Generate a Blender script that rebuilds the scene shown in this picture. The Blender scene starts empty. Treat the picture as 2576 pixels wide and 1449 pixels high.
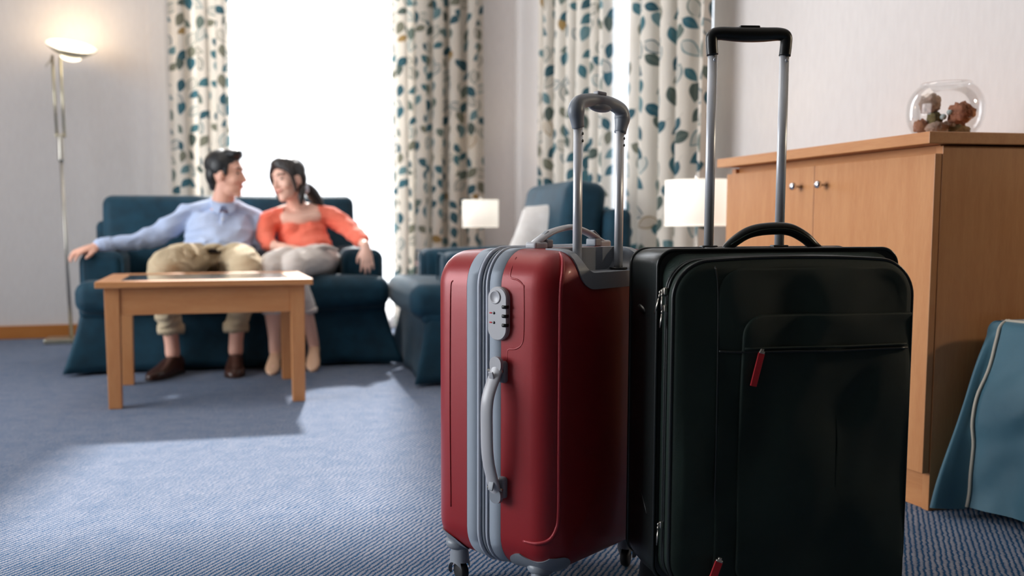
import bpy, bmesh, math, random
from math import sin, cos, pi, radians
from mathutils import noise as mn
from mathutils import Vector, Matrix, Quaternion

random.seed(7)
SC = bpy.context.scene
COL = SC.collection

# ------------------------------------------------------------------ camera
cam_d = bpy.data.cameras.new('camera')
cam = bpy.data.objects.new('camera', cam_d)
COL.objects.link(cam)
SC.camera = cam
CAM_H = 0.70
yaw, pitch, roll = radians(12.8), radians(4.96), radians(0.35)
right = Vector((cos(yaw), -sin(yaw), 0))
fwd = Vector((sin(yaw)*cos(pitch), cos(yaw)*cos(pitch), -sin(pitch)))
down = fwd.cross(right)
r2 = right*cos(roll) + down*sin(roll)
d2 = right*(-sin(roll)) + down*cos(roll)
cam.matrix_world = Matrix(((r2.x, -d2.x, -fwd.x, 0), (r2.y, -d2.y, -fwd.y, 0), (r2.z, -d2.z, -fwd.z, CAM_H), (0, 0, 0, 1)))
cam_d.sensor_width = 36
cam_d.lens = 2376/2576*36
cam_d.shift_x = (1288-1023)/2576
cam_d.shift_y = (779-724.5)/2576
cam_d.clip_start = 0.05
cam_d.dof.use_dof = True
cam_d.dof.focus_distance = 1.80
cam_d.dof.aperture_fstop = 2.8

# ------------------------------------------------------------------ view, world, lights
SC.view_settings.view_transform = 'Standard'
SC.view_settings.look = 'None'
SC.view_settings.exposure = 0.1
SC.view_settings.gamma = 1.0
SC.view_settings.use_curve_mapping = False
SC.cycles.max_bounces = 10
SC.cycles.diffuse_bounces = 5
SC.cycles.transparent_max_bounces = 16
SC.cycles.sample_clamp_indirect = 4.0
SC.cycles.caustics_reflective = False
SC.cycles.caustics_refractive = False
SC.cycles.use_denoising = True

w = bpy.data.worlds.new('sky'); SC.world = w; w.use_nodes = True
bg = w.node_tree.nodes['Background']
bg.inputs[0].default_value = (0.80, 0.90, 1.0, 1)
bg.inputs[1].default_value = 1.6

def lamp(name, kind, loc, energy, color, size=1, size_y=None, target=None, angle=None):
    d = bpy.data.lights.new(name, kind); d.energy = energy; d.color = color
    if kind == 'AREA':
        d.size = size
        if size_y: d.shape = 'RECTANGLE'; d.size_y = size_y
    elif kind == 'POINT': d.shadow_soft_size = size
    elif kind == 'SUN': d.angle = angle
    o = bpy.data.objects.new(name, d); COL.objects.link(o); o.location = loc
    if target is not None:
        o.rotation_euler = (Vector(target)-Vector(loc)).to_track_quat('-Z', 'Y').to_euler()
    return o
az, el = radians(11), radians(40)
SUNDIR = Vector((sin(az)*cos(el), cos(az)*cos(el), sin(el)))
lamp('sun', 'SUN', SUNDIR*20, 31.0, (1.0, 0.97, 0.93), target=(0, 0, 0), angle=radians(3.0))
# daylight standing in the three windows
lamp('daylight_window_1', 'AREA', (0.81, 6.95, 2.1), 105, (0.93, 0.96, 1.0), 1.7, 3.8, target=(0.81, 0, 1.9))
lamp('daylight_window_2', 'AREA', (2.75, 4.65, 1.75), 40, (0.90, 0.95, 1.0), 1.9, 3.0, target=(0, 4.65, 1.75))
lamp('daylight_window_3', 'AREA', (-3.5, 3.1, 1.6), 190, (0.95, 0.97, 1.0), 3.0, 2.4, target=(3, 3.3, 1.0))
lamp('ceiling_glow', 'AREA', (0.0, 3.6, 3.95), 30, (1.0, 0.88, 0.76), 2.6, 2.6, target=(0.2, 3.4, 0))

# ------------------------------------------------------------------ helpers
def lin(c):
    c = c/255.0
    return c/12.92 if c <= 0.04045 else ((c+0.055)/1.055)**2.4
def rgb(r, g, b): return (lin(r), lin(g), lin(b), 1)

def newmat(name):
    m = bpy.data.materials.new(name); m.use_nodes = True
    nt = m.node_tree; b = nt.nodes['Principled BSDF']
    return m, nt, b
def N(nt, t, **kw):
    n = nt.nodes.new(t)
    for k, v in kw.items(): setattr(n, k, v)
    return n
def L(nt, a, b): nt.links.new(a, b)
def MATH(nt, op, a, b=None, c=None, clamp=False):
    n = nt.nodes.new('ShaderNodeMath'); n.operation = op; n.use_clamp = clamp
    for i, v in enumerate((a, b, c)):
        if v is None: continue
        if isinstance(v, (int, float)): n.inputs[i].default_value = v
        else: nt.links.new(v, n.inputs[i])
    return n.outputs[0]
def MIX(nt, f, a, b):
    n = nt.nodes.new('ShaderNodeMix'); n.data_type = 'RGBA'
    if isinstance(f, (int, float)): n.inputs[0].default_value = f
    else: nt.links.new(f, n.inputs[0])
    for s, v in ((n.inputs[6], a), (n.inputs[7], b)):
        if isinstance(v, tuple): s.default_value = v
        else: nt.links.new(v, s)
    return n.outputs[2]
def bump(nt, b, h, strength=0.3, dist=0.001):
    n = nt.nodes.new('ShaderNodeBump'); n.inputs['Strength'].default_value = strength
    n.inputs['Distance'].default_value = dist
    nt.links.new(h, n.inputs['Height']); nt.links.new(n.outputs[0], b.inputs['Normal'])
def coords(nt, kind='Object', scale=(1, 1, 1), rot=(0, 0, 0)):
    t = nt.nodes.new('ShaderNodeTexCoord'); m = nt.nodes.new('ShaderNodeMapping')
    m.inputs['Scale'].default_value = scale; m.inputs['Rotation'].default_value = rot
    nt.links.new(t.outputs[kind], m.inputs[0]); return m.outputs[0]
def noise(nt, vec, scale, detail=3, rough=0.5):
    n = nt.nodes.new('ShaderNodeTexNoise'); n.inputs['Scale'].default_value = scale
    n.inputs['Detail'].default_value = detail; n.inputs['Roughness'].default_value = rough
    nt.links.new(vec, n.inputs['Vector']); return n.outputs['Fac']

def simple(name, col, rough=0.5, metal=0.0, nscale=None, namp=0.0, bscale=None, bstr=0.2, bdist=0.001, coat=0, sheen=0, spec=0.5):
    m, nt, b = newmat(name)
    b.inputs['Roughness'].default_value = rough; b.inputs['Metallic'].default_value = metal
    b.inputs['Specular IOR Level'].default_value = spec
    if coat: b.inputs['Coat Weight'].default_value = coat; b.inputs['Coat Roughness'].default_value = 0.15
    if sheen: b.inputs['Sheen Weight'].default_value = sheen; b.inputs['Sheen Roughness'].default_value = 0.4
    v = coords(nt)
    if nscale:
        f = noise(nt, v, nscale)
        dark = tuple(c*(1-namp) for c in col[:3])+(1,); lite = tuple(min(1, c*(1+namp)) for c in col[:3])+(1,)
        L(nt, MIX(nt, f, dark, lite), b.inputs['Base Color'])
    else:
        b.inputs['Base Color'].default_value = col
    if bscale: bump(nt, b, noise(nt, v, bscale, 2), bstr, bdist)
    return m

def wood(name, a, c, scale=(1, 1, 1), rough=0.42):
    m, nt, b = newmat(name)
    v = coords(nt, scale=scale)
    f1 = noise(nt, v, 6, 5, 0.6); f2 = noise(nt, v, 40, 3, 0.6)
    f = MATH(nt, 'ADD', MATH(nt, 'MULTIPLY', f1, 0.7), MATH(nt, 'MULTIPLY', f2, 0.3))
    f = MATH(nt, 'MULTIPLY_ADD', f, 2.2, -0.6, clamp=True)
    L(nt, MIX(nt, f, a, c), b.inputs['Base Color'])
    b.inputs['Roughness'].default_value = rough
    bump(nt, b, f2, 0.08, 0.0005)
    return m

def woven(name, a, c, rough=0.8, period=0.0012, blotch=12, sheen=0.2, bstr=0.4):
    # woven cloth: fine crossing threads with a soft uneven dye
    m, nt, b = newmat(name)
    v = coords(nt)
    sep = N(nt, 'ShaderNodeSeparateXYZ'); L(nt, v, sep.inputs[0])
    k = 2*pi/period
    sx = MATH(nt, 'SINE', MATH(nt, 'MULTIPLY', MATH(nt, 'ADD', sep.outputs[0], sep.outputs[1]), k))
    sz = MATH(nt, 'SINE', MATH(nt, 'MULTIPLY', sep.outputs[2], k))
    h = MATH(nt, 'MULTIPLY', sx, sz)
    f = noise(nt, v, blotch, 4)
    f = MATH(nt, 'MULTIPLY_ADD', f, 1.8, -0.4, clamp=True)
    L(nt, MIX(nt, f, a, c), b.inputs['Base Color'])
    b.inputs['Roughness'].default_value = rough
    b.inputs['Sheen Weight'].default_value = sheen
    b.inputs['Sheen Roughness'].default_value = 0.4
    b.inputs['Specular IOR Level'].default_value = 0.3
    bump(nt, b, h, bstr, 0.0003)
    return m

def thin_glass(name, tint=(1, 1, 1, 1), rough=0.02, refl=0.9):
    m, nt, b = newmat(name); nt.nodes.remove(b)
    out = nt.nodes['Material Output']
    lw = N(nt, 'ShaderNodeLayerWeight'); lw.inputs[0].default_value = 0.35
    tr = N(nt, 'ShaderNodeBsdfTransparent'); tr.inputs[0].default_value = tint
    gl = N(nt, 'ShaderNodeBsdfGlossy'); gl.inputs['Roughness'].default_value = rough
    mx = N(nt, 'ShaderNodeMixShader')
    f = MATH(nt, 'MULTIPLY', lw.outputs['Fresnel'], refl, clamp=True)
    L(nt, f, mx.inputs[0]); L(nt, tr.outputs[0], mx.inputs[1]); L(nt, gl.outputs[0], mx.inputs[2])
    L(nt, mx.outputs[0], out.inputs[0]); return m

def glow(name, col, strength, base=(0.9, 0.88, 0.82, 1)):
    m, nt, b = newmat(name)
    b.inputs['Base Color'].default_value = base; b.inputs['Emission Color'].default_value = col
    b.inputs['Emission Strength'].default_value = strength; b.inputs['Roughness'].default_value = 0.8
    f = noise(nt, coords(nt), 300, 2); bump(nt, b, f, 0.1, 0.0005)
    return m

# ---- objects
def link(name, me, mat=None, parent=None, smooth=True):
    o = bpy.data.objects.new(name, me); COL.objects.link(o)
    if mat is not None:
        me.materials.clear(); me.materials.append(mat)
    if smooth and len(me.polygons): me.polygons.foreach_set('use_smooth', [True]*len(me.polygons))
    if parent is not None: o.parent = parent
    return o
def mk(name, geo, mat=None, parent=None, smooth=True, origin=None, sharp=None):
    vs, fs = geo
    if origin is not None: vs = [(v[0]-origin[0], v[1]-origin[1], v[2]-origin[2]) for v in vs]
    me = bpy.data.meshes.new(name); me.from_pydata([tuple(v) for v in vs], [], fs); me.update()
    bm = bmesh.new(); bm.from_mesh(me); bmesh.ops.recalc_face_normals(bm, faces=bm.faces)
    if sharp is not None:
        for e in bm.edges:
            if len(e.link_faces) == 2 and e.calc_face_angle(0) > sharp: e.smooth = False
    bm.to_mesh(me); bm.free()
    return link(name, me, mat, parent, smooth)
def thing(name, label, cat, loc=(0, 0, 0), rz=0, group=None):
    o = bpy.data.objects.new(name, None); COL.objects.link(o); o.location = loc; o.rotation_euler = (0, 0, rz)
    o.empty_display_size = 0.1
    o['label'] = label; o['category'] = cat
    if group: o['group'] = group
    return o
def tag(o, label, cat, group=None):
    o['label'] = label; o['category'] = cat
    if group: o['group'] = group
    return o
def struct(o): o['kind'] = 'structure'; return o

def join(*geos):
    V, F = [], []
    for vs, fs in geos:
        n = len(V); V += list(vs); F += [tuple(i+n for i in f) for f in fs]
    return V, F
def xf(geo, loc=(0, 0, 0), rz=0, rx=0, ry=0, M=None):
    if M is None: M = Matrix.Translation(loc) @ Matrix.Rotation(rz, 4, 'Z') @ Matrix.Rotation(rx, 4, 'X') @ Matrix.Rotation(ry, 4, 'Y')
    return [tuple(M @ Vector(v)) for v in geo[0]], geo[1]
def box(x0, x1, y0, y1, z0, z1, bev=0.0, seg=2):
    bm = bmesh.new(); bmesh.ops.create_cube(bm, size=1)
    for v in bm.verts:
        v.co = ((x0+x1)/2+v.co.x*(x1-x0), (y0+y1)/2+v.co.y*(y1-y0), (z0+z1)/2+v.co.z*(z1-z0))
    if bev: bmesh.ops.bevel(bm, geom=list(bm.edges), offset=bev, segments=seg, affect='EDGES', profile=0.6)
    bm.verts.index_update()
    g = ([tuple(v.co) for v in bm.verts], [tuple(v.index for v in f.verts) for f in bm.faces]); bm.free(); return g
def axis_pts(h, r, k, m):
    a = [-h + r*i/k for i in range(k)]
    mid = [-(h-r) + 2*(h-r)*i/m for i in range(m+1)]
    return a + mid + [-v for v in reversed(a)]
def rbox(sx, sy, sz, r, k=4, m=8, deform=None, loc=(0, 0, 0)):
    h = (sx/2, sy/2, sz/2); r = min(r, min(h)*0.999)
    ax = [axis_pts(h[i], r, k, m) for i in range(3)]
    V, idx, F = [], {}, []
    def vid(p):
        key = (round(p[0], 6), round(p[1], 6), round(p[2], 6))
        if key not in idx:
            inn = [max(-(h[i]-r), min(h[i]-r, p[i])) for i in range(3)]
            d = Vector([p[i]-inn[i] for i in range(3)])
            q = Vector(inn) + (d.normalized()*r if d.length > 1e-9 else d)
            if deform: q = Vector(deform(q.x, q.y, q.z))
            idx[key] = len(V); V.append((q.x+loc[0], q.y+loc[1], q.z+loc[2]))
        return idx[key]
    for a in range(3):
        b, c = (a+1) % 3, (a+2) % 3
        for s in (-1, 1):
            for i in range(len(ax[b])-1):
                for j in range(len(ax[c])-1):
                    q = []
                    for (ii, jj) in ((i, j), (i+1, j), (i+1, j+1), (i, j+1)):
                        p = [0, 0, 0]; p[a] = s*h[a]; p[b] = ax[b][ii]; p[c] = ax[c][jj]; q.append(vid(p))
                    if s < 0: q.reverse()
                    F.append(tuple(q))
    return V, F
def catmull(pts, n=8, closed=False):
    P = [Vector(p) for p in pts]; out = []
    m = len(P); rng = m if closed else m-1
    for i in range(rng):
        p1, p2 = P[i], P[(i+1) % m]
        p0 = P[i-1] if (i > 0 or closed) else p1*2-p2
        p3 = P[(i+2) % m] if (i+2 < m or closed) else p2*2-p1
        for j in range(n):
            t = j/n
            out.append(0.5*((2*p1)+(p2-p0)*t+(2*p0-5*p1+4*p2-p3)*t*t+(3*p1-p0-3*p2+p3)*t**3))
    if not closed: out.append(P[-1])
    return out
def tube(path, r, n=10, closed=False, flat=1.0, up=None, cap=True):
    # r: number or function of t in 0..1 ; flat squeezes the second axis ; up fixes the frame
    P = [Vector(p) for p in path]; m = len(P); V, F = [], []
    nrm = None
    for i, p in enumerate(P):
        a = P[(i-1) % m] if (closed or i > 0) else p
        b = P[(i+1) % m] if (closed or i < m-1) else p
        t = (b-a).normalized()
        if up is not None: nrm = (Vector(up) - t*t.dot(Vector(up))).normalized()
        elif nrm is None:
            u = Vector((0, 0, 1)) if abs(t.z) < 0.9 else Vector((1, 0, 0)); nrm = (u-t*t.dot(u)).normalized()
        else: nrm = (nrm-t*t.dot(nrm)).normalized()
        bi = t.cross(nrm); rr = r(i/(m-1)) if callable(r) else r
        for k in range(n):
            an = 2*pi*k/n; V.append(tuple(p+bi*cos(an)*rr+nrm*sin(an)*rr*flat))
    for i in range(m if closed else m-1):
        for k in range(n):
            j = (i+1) % m
            F.append((i*n+k, i*n+(k+1) % n, j*n+(k+1) % n, j*n+k))
    if not closed and cap:
        F.append(tuple(range(n))[::-1]); F.append(tuple((m-1)*n+k for k in range(n)))
    return V, F
def lathe(prof, n=32, cx=0, cy=0, capb=True, capt=True):
    V, F = [], []
    for (r, z) in prof:
        for k in range(n):
            a = 2*pi*k/n; V.append((cx+r*cos(a), cy+r*sin(a), z))
    for i in range(len(prof)-1):
        for k in range(n): F.append((i*n+k, i*n+(k+1) % n, (i+1)*n+(k+1) % n, (i+1)*n+k))
    if capb: F.append(tuple(range(n))[::-1])
    if capt: F.append(tuple((len(prof)-1)*n+k for k in range(n)))
    return V, F
def loft(rings, capa=True, capb=True, closed_ring=True):
    n = len(rings[0]); V = [tuple(p) for r in rings for p in r]; F = []
    for i in range(len(rings)-1):
        for k in range(n if closed_ring else n-1):
            F.append((i*n+k, i*n+(k+1) % n, (i+1)*n+(k+1) % n, (i+1)*n+k))
    if capa: F.append(tuple(range(n))[::-1])
    if capb: F.append(tuple((len(rings)-1)*n+k for k in range(n)))
    return V, F
def rr(W, H, R, nc=8, ns=6):
    # rounded rectangle ring, points (a, b)
    R = max(0.002, min(R, W/2-0.001, H/2-0.001)); out = []
    cs = [(W/2-R, H/2-R, 0), (-W/2+R, H/2-R, pi/2), (-W/2+R, -H/2+R, pi), (W/2-R, -H/2+R, 3*pi/2)]
    for q, (cx, cy, a0) in enumerate(cs):
        for i in range(nc+1):
            a = a0+pi/2*i/nc; out.append((cx+R*cos(a), cy+R*sin(a)))
        nx = cs[(q+1) % 4]; a = a0+pi/2
        p = Vector((cx+R*cos(a), cy+R*sin(a))); e = Vector((nx[0]+R*cos(a), nx[1]+R*sin(a)))
        for i in range(1, ns): out.append(tuple(p.lerp(e, i/ns)))
    return out
def evaluated(o):
    bpy.context.view_layer.update()
    dg = bpy.context.evaluated_depsgraph_get()
    me = bpy.data.meshes.new_from_object(o.evaluated_get(dg)); return me
def boolean(geo, cut, op='DIFFERENCE'):
    a = mk('tmp_a', geo); b = mk('tmp_b', cut)
    md = a.modifiers.new('b', 'BOOLEAN'); md.operation = op; md.object = b; md.solver = 'EXACT'
    me = evaluated(a)
    g = ([tuple(v.co) for v in me.vertices], [tuple(p.vertices) for p in me.polygons])
    for o in (a, b): bpy.data.objects.remove(o, do_unlink=True)
    return g
def remesh(geo, voxel=0.006, smooth=4, fac=0.5):
    a = mk('tmp_r', geo)
    md = a.modifiers.new('r', 'REMESH'); md.mode = 'VOXEL'; md.voxel_size = voxel
    if smooth:
        s = a.modifiers.new('s', 'SMOOTH'); s.iterations = smooth; s.factor = fac
    me = evaluated(a)
    g = ([tuple(v.co) for v in me.vertices], [tuple(p.vertices) for p in me.polygons])
    bpy.data.objects.remove(a, do_unlink=True)
    return g
def sphere(c, r, M=None, nu=20, nv=12):
    if isinstance(r, (int, float)): r = (r, r, r)
    V, F = [], []
    for i in range(1, nv):
        for k in range(nu):
            th = pi*i/nv; ph = 2*pi*k/nu
            V.append(Vector((r[0]*sin(th)*cos(ph), r[1]*sin(th)*sin(ph), r[2]*cos(th))))
    V.append(Vector((0, 0, r[2]))); V.append(Vector((0, 0, -r[2]))); T, B = len(V)-2, len(V)-1
    for i in range(nv-2):
        for k in range(nu): F.append((i*nu+k, (i+1)*nu+k, (i+1)*nu+(k+1) % nu, i*nu+(k+1) % nu))
    for k in range(nu):
        F.append((T, k, (k+1) % nu)); F.append((B, (nv-2)*nu+(k+1) % nu, (nv-2)*nu+k))
    if M is not None: V = [M @ v for v in V]
    return [tuple(v+Vector(c)) for v in V], F
def limb(pts, n=16, up=None):
    # pts: (x, y, z, r) or (x, y, z, r, flat) ; smooth tapered tube with round ends
    P = catmull([p[:3] for p in pts], 5)
    R = catmull([(p[3], p[4] if len(p) > 4 else 1.0, 0) for p in pts], 5)
    V, F = [], []
    m = len(P); nrm = None
    for i, p in enumerate(P):
        a = P[max(0, i-1)]; b = P[min(m-1, i+1)]; t = (b-a).normalized()
        if up is not None: nrm = (Vector(up)-t*t.dot(Vector(up))).normalized()
        elif nrm is None:
            u = Vector((0, 0, 1)) if abs(t.z) < 0.9 else Vector((0, 1, 0)); nrm = (u-t*t.dot(u)).normalized()
        else: nrm = (nrm-t*t.dot(nrm)).normalized()
        bi = t.cross(nrm); r_ = R[i][0]; f_ = R[i][1]
        for k in range(n):
            an = 2*pi*k/n; V.append(tuple(p+bi*cos(an)*r_+nrm*sin(an)*r_*f_))
    for i in range(m-1):
        for k in range(n): F.append((i*n+k, i*n+(k+1) % n, (i+1)*n+(k+1) % n, (i+1)*n+k))
    F.append(tuple(range(n))[::-1]); F.append(tuple((m-1)*n+k for k in range(n)))
    g = [(V, F)]
    for p in (pts[0], pts[-1]):
        f_ = p[4] if len(p) > 4 else 1.0
        g.append(sphere(p[:3], p[3]*min(1, f_)*0.98, nu=14, nv=8))
    return join(*g)

# ------------------------------------------------------------------ materials
M_WALL, nt, b = newmat('wallpaper')
v = coords(nt)
f1 = noise(nt, coords(nt, scale=(1, 1, 0.25)), 60, 3); f2 = noise(nt, v, 260, 2)
L(nt, MIX(nt, f1, rgb(214, 208, 205), rgb(226, 221, 218)), b.inputs['Base Color'])
b.inputs['Roughness'].default_value = 0.85; b.inputs['Specular IOR Level'].default_value = 0.2
bump(nt, b, MATH(nt, 'ADD', f1, f2), 0.25, 0.0012)
M_CEIL = simple('ceiling_paint', rgb(235, 232, 228), 0.9, bscale=200)
M_WOOD = wood('beech_wood', rgb(190, 124, 74), rgb(212, 152, 100), (1.0, 1.0, 7.0) if False else (5, 5, 0.7))
M_WOODX = wood('beech_wood_lying', rgb(190, 124, 74), rgb(212, 152, 100), (0.7, 5, 5))
M_WOODY = wood('beech_wood_deep', rgb(190, 124, 74), rgb(212, 152, 100), (5, 0.7, 5))
M_BASE = wood('skirting_wood', rgb(168, 100, 38), rgb(190, 122, 54), (0.7, 5, 5))
M_REDWOOD = wood('cherry_wood', rgb(150, 84, 60), rgb(176, 108, 80), (0.7, 5, 5))
M_SOFA = woven('sofa_fabric', rgb(7, 46, 62), rgb(18, 68, 88), 0.66, 0.002, 14, 0.15)
M_BEDCLOTH = woven('blue_satin_cover', rgb(56, 95, 112), rgb(88, 130, 146), 0.40, 0.0011, 5, 0.3, 0.25)
M_PIPE = simple('cream_piping', rgb(196, 188, 172), 0.7, bscale=800)
M_PILLOW = woven('pillow_cotton', rgb(214, 208, 203), rgb(232, 228, 224), 0.85, 0.002, 20, 0.2)
M_SHEER = None
M_CHROME = simple('polished_metal', (0.8, 0.8, 0.82, 1), 0.15, 1.0, nscale=30, namp=0.05)
M_ALU = simple('brushed_aluminium', (0.78, 0.80, 0.84, 1), 0.36, 0.35, nscale=20, namp=0.06, bscale=400, bstr=0.05)
M_NICKEL = simple('old_nickel', (0.55, 0.52, 0.46, 1), 0.3, 1.0, nscale=80, namp=0.1)
M_BRASS = simple('pale_brass', (0.62, 0.57, 0.42, 1), 0.28, 1.0, nscale=30, namp=0.08)
M_RED = simple('red_shell', rgb(146, 27, 33), 0.38, 0.15, nscale=9, namp=0.05, bscale=1400, bstr=0.35, bdist=0.0004, coat=0.12)
M_REDRIB = simple('red_ribbed_ridge', rgb(160, 44, 52), 0.35, 0.15, nscale=700, namp=0.25, bscale=900, bstr=0.7, bdist=0.0006)
M_GREY = simple('grey_plastic', rgb(132, 138, 146), 0.38, nscale=12, namp=0.04, bscale=900, bstr=0.12, bdist=0.0003)
M_GREYL = simple('light_grey_plastic', rgb(176, 176, 180), 0.33, nscale=12, namp=0.04, bscale=900, bstr=0.1, bdist=0.0003)
M_BAND = simple('grey_zip_tape', rgb(142, 152, 164), 0.6, nscale=30, namp=0.05, bscale=1200, bstr=0.3, bdist=0.0004)
M_BANDL = simple('pale_grey_piping', rgb(172, 178, 190), 0.4, nscale=30, namp=0.04)
M_BLACKP = simple('black_plastic', (0.006, 0.008, 0.008, 1), 0.35, nscale=10, namp=0.1)
M_BLACK = woven('black_nylon', (0.0062, 0.0160, 0.0115, 1), (0.0110, 0.0245, 0.0180, 1), 0.55, 0.0018, 9, 0.03, 0.6)
M_BLACKT = simple('black_coated_cloth', (0.012, 0.016, 0.016, 1), 0.36, nscale=8, namp=0.2, bscale=500, bstr=0.3, bdist=0.0005)
M_BLACKPIPE = simple('black_piping', (0.010, 0.013, 0.013, 1), 0.3, nscale=20, namp=0.1)
M_TAGRED = simple('red_pull_tape', rgb(196, 28, 40), 0.6, nscale=600, namp=0.15, bscale=900, bstr=0.5, bdist=0.0005)
M_RUBBER = simple('black_rubber', (0.012, 0.012, 0.012, 1), 0.6, bscale=300)
M_SKIN = simple('skin', rgb(232, 178, 156), 0.5, nscale=14, namp=0.05, bscale=500, bstr=0.1)
M_SKIN2 = simple('fair_skin', rgb(240, 192, 172), 0.5, nscale=14, namp=0.05, bscale=500, bstr=0.1)
M_LIP = simple('lips', rgb(186, 92, 86), 0.45, nscale=60, namp=0.06)
M_EYE = simple('dark_eye', rgb(34, 24, 22), 0.25, nscale=60, namp=0.1)
M_HAIR = simple('black_hair', (0.006, 0.007, 0.009, 1), 0.42, nscale=40, namp=0.3, bscale=160, bstr=0.6, bdist=0.003)
M_HAIR2 = simple('dark_brown_hair', (0.014, 0.009, 0.008, 1), 0.38, nscale=40, namp=0.3, bscale=160, bstr=0.6, bdist=0.003)
M_SHIRT = woven('blue_shirt_cotton', rgb(176, 194, 228), rgb(196, 210, 238), 0.8, 0.0012, 8, 0.1)
M_CORAL = woven('coral_knit', rgb(240, 108, 84), rgb(250, 136, 112), 0.8, 0.0015, 10, 0.2)
M_KHAKI = woven('khaki_cotton', rgb(184, 164, 132), rgb(208, 190, 160), 0.85, 0.0012, 10, 0.1)
M_STONE = woven('stone_cotton', rgb(218, 208, 200), rgb(234, 226, 220), 0.85, 0.0012, 10, 0.1)
M_BELT = simple('dark_belt', rgb(38, 32, 30), 0.4, nscale=60, namp=0.1)
M_SHOE = simple('brown_leather', rgb(66, 40, 32), 0.32, nscale=30, namp=0.2, bscale=200)
M_PUMP = simple('nude_leather', rgb(226, 184, 152), 0.35, nscale=30, namp=0.05)
M_SCRUNCH = simple('white_hair_tie', rgb(225, 225, 235), 0.7, bscale=300)
M_GLASS = thin_glass('clear_glass', refl=0.30)
M_PANE = thin_glass('window_glass', refl=0.5)
M_SHADE = glow('lit_lampshade', (1.0, 0.92, 0.79, 1), 0.60)
M_STRIP = glow('lit_lamp_glass', (1.0, 0.86, 0.62, 1), 3.0)
M_WINFRAME = simple('white_window_paint', rgb(235, 236, 238), 0.5, bscale=120)

# tabletop glass : dark pane, mirror like
M_TGLASS = simple('table_glass', rgb(92, 112, 122), 0.06, 0.0, nscale=5, namp=0.05, spec=0.9, coat=1.0)

# potpourri pods
M_POD = simple('dried_pod', rgb(150, 98, 74), 0.85, nscale=60, namp=0.5, bscale=90, bstr=1.0, bdist=0.006)
M_POD2 = simple('dried_grey_pod', rgb(172, 146, 130), 0.85, nscale=60, namp=0.5, bscale=90, bstr=1.0, bdist=0.006)
M_MOSS = simple('dry_moss', rgb(104, 92, 56), 0.9, nscale=90, namp=0.6, bscale=120, bstr=1.0, bdist=0.004)
M_MARBLE = simple('glass_marble', rgb(160, 172, 170), 0.08, nscale=30, namp=0.2, coat=1.0)

# sheer curtain : lets the day through and scatters part of it
M_SHEER, nt, b = newmat('white_voile'); nt.nodes.remove(b)
tr = N(nt, 'ShaderNodeBsdfTransparent'); tr.inputs[0].default_value = (1, 1, 1, 1)
tl = N(nt, 'ShaderNodeBsdfTranslucent'); tl.inputs[0].default_value = (0.92, 0.93, 0.96, 1)
df = N(nt, 'ShaderNodeBsdfDiffuse'); df.inputs[0].default_value = (0.90, 0.90, 0.93, 1)
m1 = N(nt, 'ShaderNodeMixShader'); m2 = N(nt, 'ShaderNodeMixShader')
m1.inputs[0].default_value = 0.5
L(nt, tl.outputs[0], m1.inputs[1]); L(nt, df.outputs[0], m1.inputs[2])
fz = MATH(nt, 'MULTIPLY_ADD', noise(nt, coords(nt, scale=(60, 60, 1)), 3, 2), 0.2, 0.45)
L(nt, fz, m2.inputs[0])
L(nt, tr.outputs[0], m2.inputs[1]); L(nt, m1.outputs[0], m2.inputs[2])
L(nt, m2.outputs[0], nt.nodes['Material Output'].inputs[0])

# carpet : loops in staggered rows, pale dashes climbing diagonally over blue
M_CARPET, nt, b = newmat('loop_carpet')
sep = N(nt, 'ShaderNodeSeparateXYZ'); L(nt, coords(nt), sep.inputs[0])
X_, Y_ = sep.outputs[0], sep.outputs[1]
wob = noise(nt, coords(nt), 45, 2)
rowp = 0.0052
yr = MATH(nt, 'DIVIDE', Y_, rowp); row = MATH(nt, 'FLOOR', yr); fy = MATH(nt, 'FRACT', yr)
sx = MATH(nt, 'DIVIDE', MATH(nt, 'SUBTRACT', X_, MATH(nt, 'MULTIPLY', row, rowp*0.82)), 0.0145)
sx = MATH(nt, 'ADD', sx, MATH(nt, 'MULTIPLY', wob, 0.9))
fx = MATH(nt, 'FRACT', sx)
dx = MATH(nt, 'ABSOLUTE', MATH(nt, 'SUBTRACT', fx, 0.5)); dy = MATH(nt, 'ABSOLUTE', MATH(nt, 'SUBTRACT', fy, 0.5))
shape = MATH(nt, 'ADD', MATH(nt, 'MULTIPLY', dx, 1.0), MATH(nt, 'MULTIPLY', MATH(nt, 'POWER', dy, 2.0), 0.5))
n2 = noise(nt, coords(nt), 420, 2)
msk = MATH(nt, 'MULTIPLY_ADD', MATH(nt, 'SUBTRACT', MATH(nt, 'MULTIPLY_ADD', n2, 0.30, 0.16), shape), 12, 0.5, clamp=True)
blue = MIX(nt, noise(nt, coords(nt), 130, 3), rgb(16, 60, 98), rgb(52, 98, 138))
pale = MIX(nt, noise(nt, coords(nt), 90, 3), rgb(136, 146, 162), rgb(176, 172, 180))
mott = noise(nt, coords(nt), 14, 4, 0.6)
L(nt, MIX(nt, MATH(nt, 'MULTIPLY', MATH(nt, 'MULTIPLY_ADD', mott, 3.0, -1.2, clamp=True), 0.30), MIX(nt, msk, blue, pale), blue), b.inputs['Base Color'])
b.inputs['Roughness'].default_value = 0.95; b.inputs['Specular IOR Level'].default_value = 0.1
hh = MATH(nt, 'SUBTRACT', MATH(nt, 'MULTIPLY_ADD', msk, 0.5, 0.5), MATH(nt, 'MULTIPLY', dy, 1.2))
bump(nt, b, hh, 0.6, 0.0025)

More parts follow.
